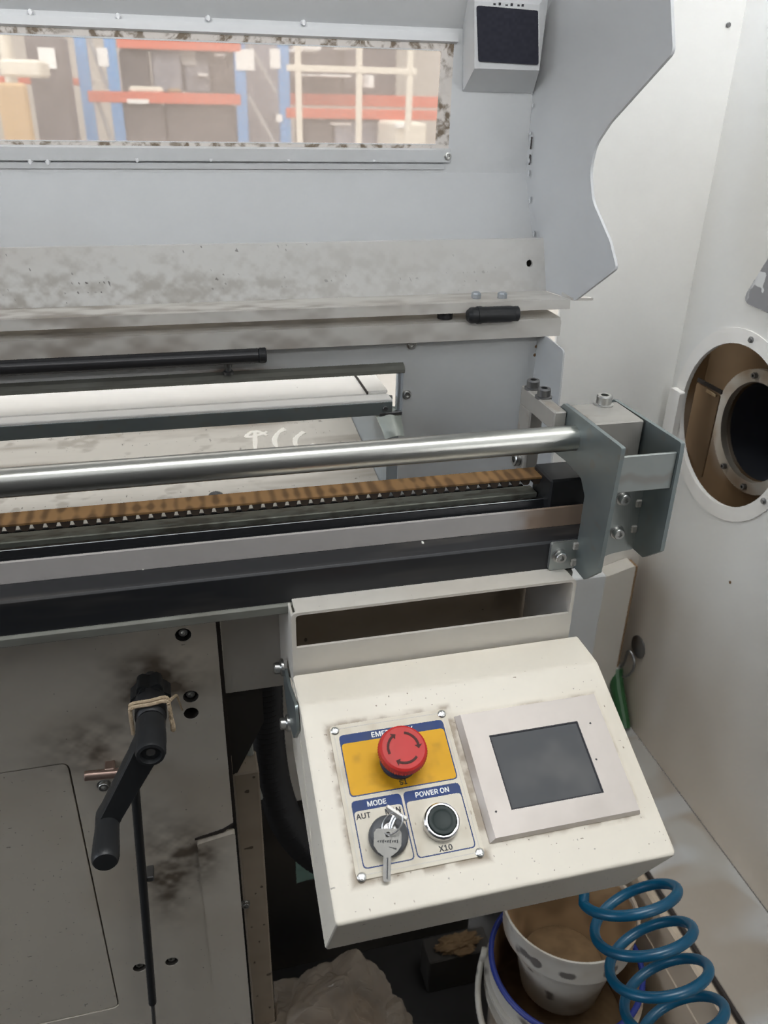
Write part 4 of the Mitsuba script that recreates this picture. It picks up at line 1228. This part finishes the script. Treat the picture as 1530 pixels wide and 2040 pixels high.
part(t, 'rim', tube([(BC[0] + (BR - .002) * math.cos(a), BC[1] + (BR - .002) * math.sin(a), BH - .003) for a in np.linspace(0, 2 * PI, 72, endpoint=False)], .0042, 10, True), 'rim_blue', smooth=True, label='blue rim')
hb_ = []
for a in np.linspace(math.radians(150), math.radians(290), 40):
    s = math.sin((a - math.radians(150)) / math.radians(140) * PI)
    hb_.append((BC[0] + (BR + .008 + .016 * s) * math.cos(a), BC[1] + (BR + .008 + .016 * s) * math.sin(a), BH - .042 - .055 * s))
part(t, 'handle', tube(hb_, .0045, 10), 'bucket_white', smooth=True, label='white hanging handle')
for a in (150, 290):
    a = math.radians(a)
    c = np.array([BC[0] + (BR + .002) * math.cos(a), BC[1] + (BR + .002) * math.sin(a), BH - .042])
    part(t, 'handle_ear', cyl(c, c + np.array([math.cos(a), math.sin(a), 0]) * .010, .011, 20), 'bucket_white')
part(t, 'sawdust', lathe([(0, .04), (.088, .04), (.1005, .235), (.05, .25), (0, .26)], (BC[0], BC[1], 0), (0, 0, 1), 40), 'sawdust', kind='stuff')
t = thing('small_bucket', 'smaller white tub with black smears tilted inside the blue-rimmed bucket', 'tub')
b1 = np.array([.488, .706, .432])
ax = np.array([.03, .10, 1.0])
ax /= np.linalg.norm(ax)
Lb = .165
b0 = b1 - ax * Lb
part(t, 'body', lathe([(0, 0), (.050, 0), (.060, .012), (.075, .085), (.089, .115), (.0955, .120), (.0985, Lb - .004), (.1005, Lb - .002), (.1005, Lb + .001), (.0985, Lb + .002), (.0965, Lb), (.094, .122), (.073, .087), (.058, .014), (0, .006)], b0, ax, 64), 'bucket_white', smooth=30)
part(t, 'liner', lathe([(0, .008), (.0565, .016), (.0715, .088), (.0925, .123), (.0948, Lb - .006), (.0938, Lb - .006), (.0915, .124), (.0705, .09), (.0555, .018), (0, .010)], b0, ax, 64), 'bucket_inside', smooth=30)
part(t, 'sawdust', lathe([(0, .05), (.060, .05), (.060, .056), (.03, .064), (0, .067)], b0, ax, 40), 'sawdust', kind='stuff')

# ------------------------------------------------------------------ coiled air hose
t = thing('air_hose', 'coiled blue air hose hanging below the control box', 'air hose')
KC = .93
CA = CAM + (np.array([.500, .602, .583]) - CAM) * KC
axd = np.array([.24, -.58, -.78])
axd /= np.linalg.norm(axd)
CA = CA - axd * .012
cu = np.array([1.0, 0, .22])
cu = cu - axd * np.dot(cu, axd)
cu /= np.linalg.norm(cu)
cv = np.cross(axd, cu)
turns, LEN, N = 5.0, .255 * KC, 420
pts = []
for i in range(N):
    q_ = i / (N - 1)
    a = PI - 2 * PI * turns * q_
    pts.append(CA + axd * LEN * q_ + (cu * math.cos(a) + cv * math.sin(a)) * .060 * KC)
start = spline([(.40, .56, .86), (.405, .585, .76), (.425, .60, .66), pts[0]], 24)[:-1]
part(t, 'coil', tube(np.vstack([start, pts]), .0062, 14), 'hose_blue', smooth=True)
part(t, 'fitting', lathe([(0, 0), (.010, 0), (.010, .014), (.008, .016), (.008, .03), (0, .03)], (.40, .56, .855), (0, 0, 1), 20), 'screw_steel')
part(t, 'elbow', tube(spline([(.40, .56, .88), (.398, .58, .905), (.39, .64, .925), (.385, .702, .93)], 20), .007, 12), 'screw_dark')

# ------------------------------------------------------------------ warehouse behind the window
YR = 7.0


def rack_x(u, v=180, y=YR):
    return onY(u, v, y)[0]


ups = [(173, 'f', 0), (230, 'b', 0), (480, 'f', 1), (566, 'b', 1)]
for i, (u, _, g_) in enumerate(ups):
    x = rack_x(u, 185)
    t = thing('rack_upright', ['blue rack upright, leftmost seen through the window', 'blue rack upright with a white paper, second from the left', 'blue rack upright with a large white paper in mid window', 'blue rack upright beside the thin pale posts'][i], 'rack post', 'blue pallet rack uprights')
    part(t, 'post', prism(rp([(x - .04, YR - .04), (x + .04, YR - .04), (x + .04, YR + .04), (x + .012, YR + .04), (x + .012, YR + .02), (x - .012, YR + .02), (x - .012, YR + .04), (x - .04, YR + .04)], .003), 0, 3.2, 'z'), 'rack_blue')
    part(t, 'foot_plate', bx(x - .07, x + .07, YR - .07, YR + .07, 0, .012, .002), 'rack_blue')
for i, (ua, ub) in enumerate(((173, 230), (480, 566))):
    xa, xb = rack_x(ua, 185) + .055, rack_x(ub, 185) - .055
    for j, (za, zb) in enumerate(((1.05, .75), (1.40, 1.05), (1.78, 1.45), (2.1, 1.78))):
        b = tube([(xa, YR + .02, za + .02), (xb, YR + .02, zb)], .014, 8)
        solo('rack_brace', b, 'rack_grey', ['lowest', 'second lowest', 'second highest', 'highest'][j] + ' thin grey diagonal brace in the ' + ['left', 'right'][i] + ' rack frame', 'brace', group='rack braces')
beams = [(232, 478, 78, 100, 'orange rack beam along the top of the window', 0), (175, 478, 184, 206, 'bright orange rack beam at mid window, left bay', 0), (568, 960, 190, 213, 'orange rack beam behind the pale posts, upper of two', .5), (568, 960, 218, 238, 'orange rack beam behind the pale posts, lower of two', .0), (-300, 172, 150, 165, 'orange rack beam at the left behind dark goods', .6)]
for (u0, u1, v0, v1, lab, dy) in beams:
    y = YR + dy
    um = (u0 + u1) / 2
    z1_, z0_ = onY(um, v0, y)[2], onY(um, v1, y)[2]
    t = thing('rack_beam', lab, 'rack beam', 'orange rack beams')
    part(t, 'beam', bx(rack_x(u0, v0, y), rack_x(u1, v0, y), y - .05, y, z0_, z1_, .004), 'rack_orange')
    part(t, 'deck', bx(rack_x(u0, v0, y), rack_x(u1, v0, y), y, y + 1.0, z0_ + .01, z0_ + .03, .002), 'rack_grey')
for (u, v, w, h, y, lab) in ((205, 114, 17, 27, YR - .045, 'white paper on the second blue upright'), (488, 119, 32, 32, YR - .045, 'large white paper on the third blue upright'), (548, 117, 18, 30, YR - .045, 'white paper left of the fourth blue upright'), (376, 114, 24, 24, YR + .35, 'grey-white paper among the wrapped goods'), (556, 235, 11, 12, YR - .045, 'tiny white label low on the fourth upright'), (275, 202, 36, 7, YR - .056, 'pale label strip on the orange beam'), (94, 116, 26, 30, YR - .6, 'grey-white notice on the dark cabinet')):
    p = onY(u, v, y)
    s = np.linalg.norm(p - CAM) / F
    solo('notice_paper', bx(p[0] - w * s / 2, p[0] + w * s / 2, y - .004, y, p[2] - h * s / 2, p[2] + h * s / 2, .0005), 'paper', lab, 'paper', smooth=False, group='papers on the racks')
# thin pale posts and rail of a cage in front of the right bay
YC = 5.8
for (u, lab) in ((595, 'thin pale cage post nearest the blue upright'), (715, 'thin pale cage post in the middle'), (815, 'thin pale cage post at the right')):
    x = onY(u, 190, YC)[0]
    solo('cage_post', bx(x - .018, x + .018, YC - .018, YC + .018, 0, 2.3, .003), 'goods_cream', lab, 'post', group='pale cage posts')
pa, pb_ = onY(570, 135, YC), onY(830, 141, YC)
solo('cage_rail', bx(pa[0], pb_[0], YC - .022, YC - .014, pa[2] - .018, pa[2] + .018, .003), 'goods_cream', 'pale horizontal rail across the cage posts', 'rail')
# goods
GOODS = [(62, 138, 70, 270, YR - .55, .35, 'goods_dark', 'dark cabinet at the left of the window', 'cabinet', 1),
         (0, 82, 118, 154, YR - 1.5, .44, 'goods_cream', 'cream machine head at the left of the window', 'machine', 0),
         (0, 18, 60, 150, YR - 1.05, .2, 'goods_cream', 'cream column at the left edge of the window', 'column', 1),
         (0, 60, 165, 285, YR - 1.58, .06, 'sheet_ochre', 'brownish panel low at the left of the window', 'panel', 1),
         (240, 300, 100, 187, YR + .2, .7, 'goods_dark', 'dark bale right of the second upright', 'goods', 0),
         (302, 362, 92, 185, YR + .25, .7, 'goods_wrap', 'grey film-wrapped load on the shelf', 'goods', 0),
         (366, 420, 105, 185, YR + .4, .6, 'goods_wrap', 'pale wrapped load on the shelf', 'goods', 0),
         (422, 474, 88, 187, YR + .3, .6, 'goods_dark', 'dark load beside the third upright', 'goods', 0),
         (486, 560, 85, 175, YR + .5, .5, 'goods_wrap', 'wrapped load inside the right rack frame', 'goods', 1),
         (256, 326, 172, 186, YR - .02, .2, 'goods_cream', 'pale carton row edge on the orange beam', 'carton', 0),
         (335, 362, 176, 186, YR - .02, .3, 'carton', 'small brown carton on the orange beam', 'carton', 0),
         (235, 330, 208, 290, YR + .1, .8, 'goods_dark', 'dark stacked load under the left bay', 'goods', 1),
         (332, 474, 210, 290, YR + .15, .8, 'goods_dark', 'second dark load under the left bay', 'goods', 1),
         (575, 680, 90, 192, YR + .55, .7, 'goods_dark', 'dark goods behind the first cage post', 'goods', 0),
         (684, 790, 88, 192, YR + .55, .7, 'goods_dark', 'dark goods behind the middle cage post', 'goods', 0),
         (610, 662, 242, 290, YR + .1, .6, 'goods_dark', 'dark box low behind the cage posts', 'goods', 1),
         (668, 780, 240, 290, YR + .1, .6, 'goods_wrap', 'grey wrapped box low behind the cage posts', 'goods', 1),
         (790, 850, 245, 290, YR - .6, .6, 'goods_cream', 'pale stack low at the right of the window', 'goods', 1)]
for (u0, u1, v0, v1, y, dep, m_, lab, c_, foot) in GOODS:
    um = (u0 + u1) / 2
    xa, xb = rack_x(u0, (v0 + v1) / 2, y), rack_x(u1, (v0 + v1) / 2, y)
    zt, zb = onY(um, v0, y)[2], (0.0 if foot else onY(um, v1, y)[2])
    solo('stored_load', bx(xa, xb, y, y + dep, zb, zt, .015), m_, lab, c_, smooth=False)
PK = ['pale package at the window top right of the first cage post', 'pale package at the window top beside the middle cage post', 'flat pale package just under the cage rail, middle', 'small flat pale package just under the cage rail, left', 'narrow upright pale package right of the middle cage post', 'flat pale package low between the cage posts', 'pale package low by the right cage post', 'pale package beside the fourth blue upright at the window top', 'tiny pale package on the dark load by the third upright', 'small pale package in front of the pale wrapped load']
PY = [(.05, .549), (.05, .549), (.05, .549), (.05, .549), (.05, .549), (.0, .099), (-.65, -.601), (.041, .2), (.05, .299), (.05, .399)]
for (u0, u1, v0, v1) in ((600, 640, 88, 100), (690, 712, 90, 96), (640, 700, 148, 154), (600, 630, 148, 152), (735, 745, 150, 175), (660, 700, 244, 250), (790, 812, 246, 256), (560, 600, 97, 104), (430, 450, 105, 112), (395, 415, 146, 152)):
    ya, ye = PY.pop(0)
    y = YR + ya
    p, q = onY(u0, v0, y), onY(u1, v1, y)
    solo('bright_package', bx(p[0], q[0], y, YR + ye, q[2], p[2], .004), 'paper', PK.pop(0), 'package', smooth=False, group='pale packages in the racks')
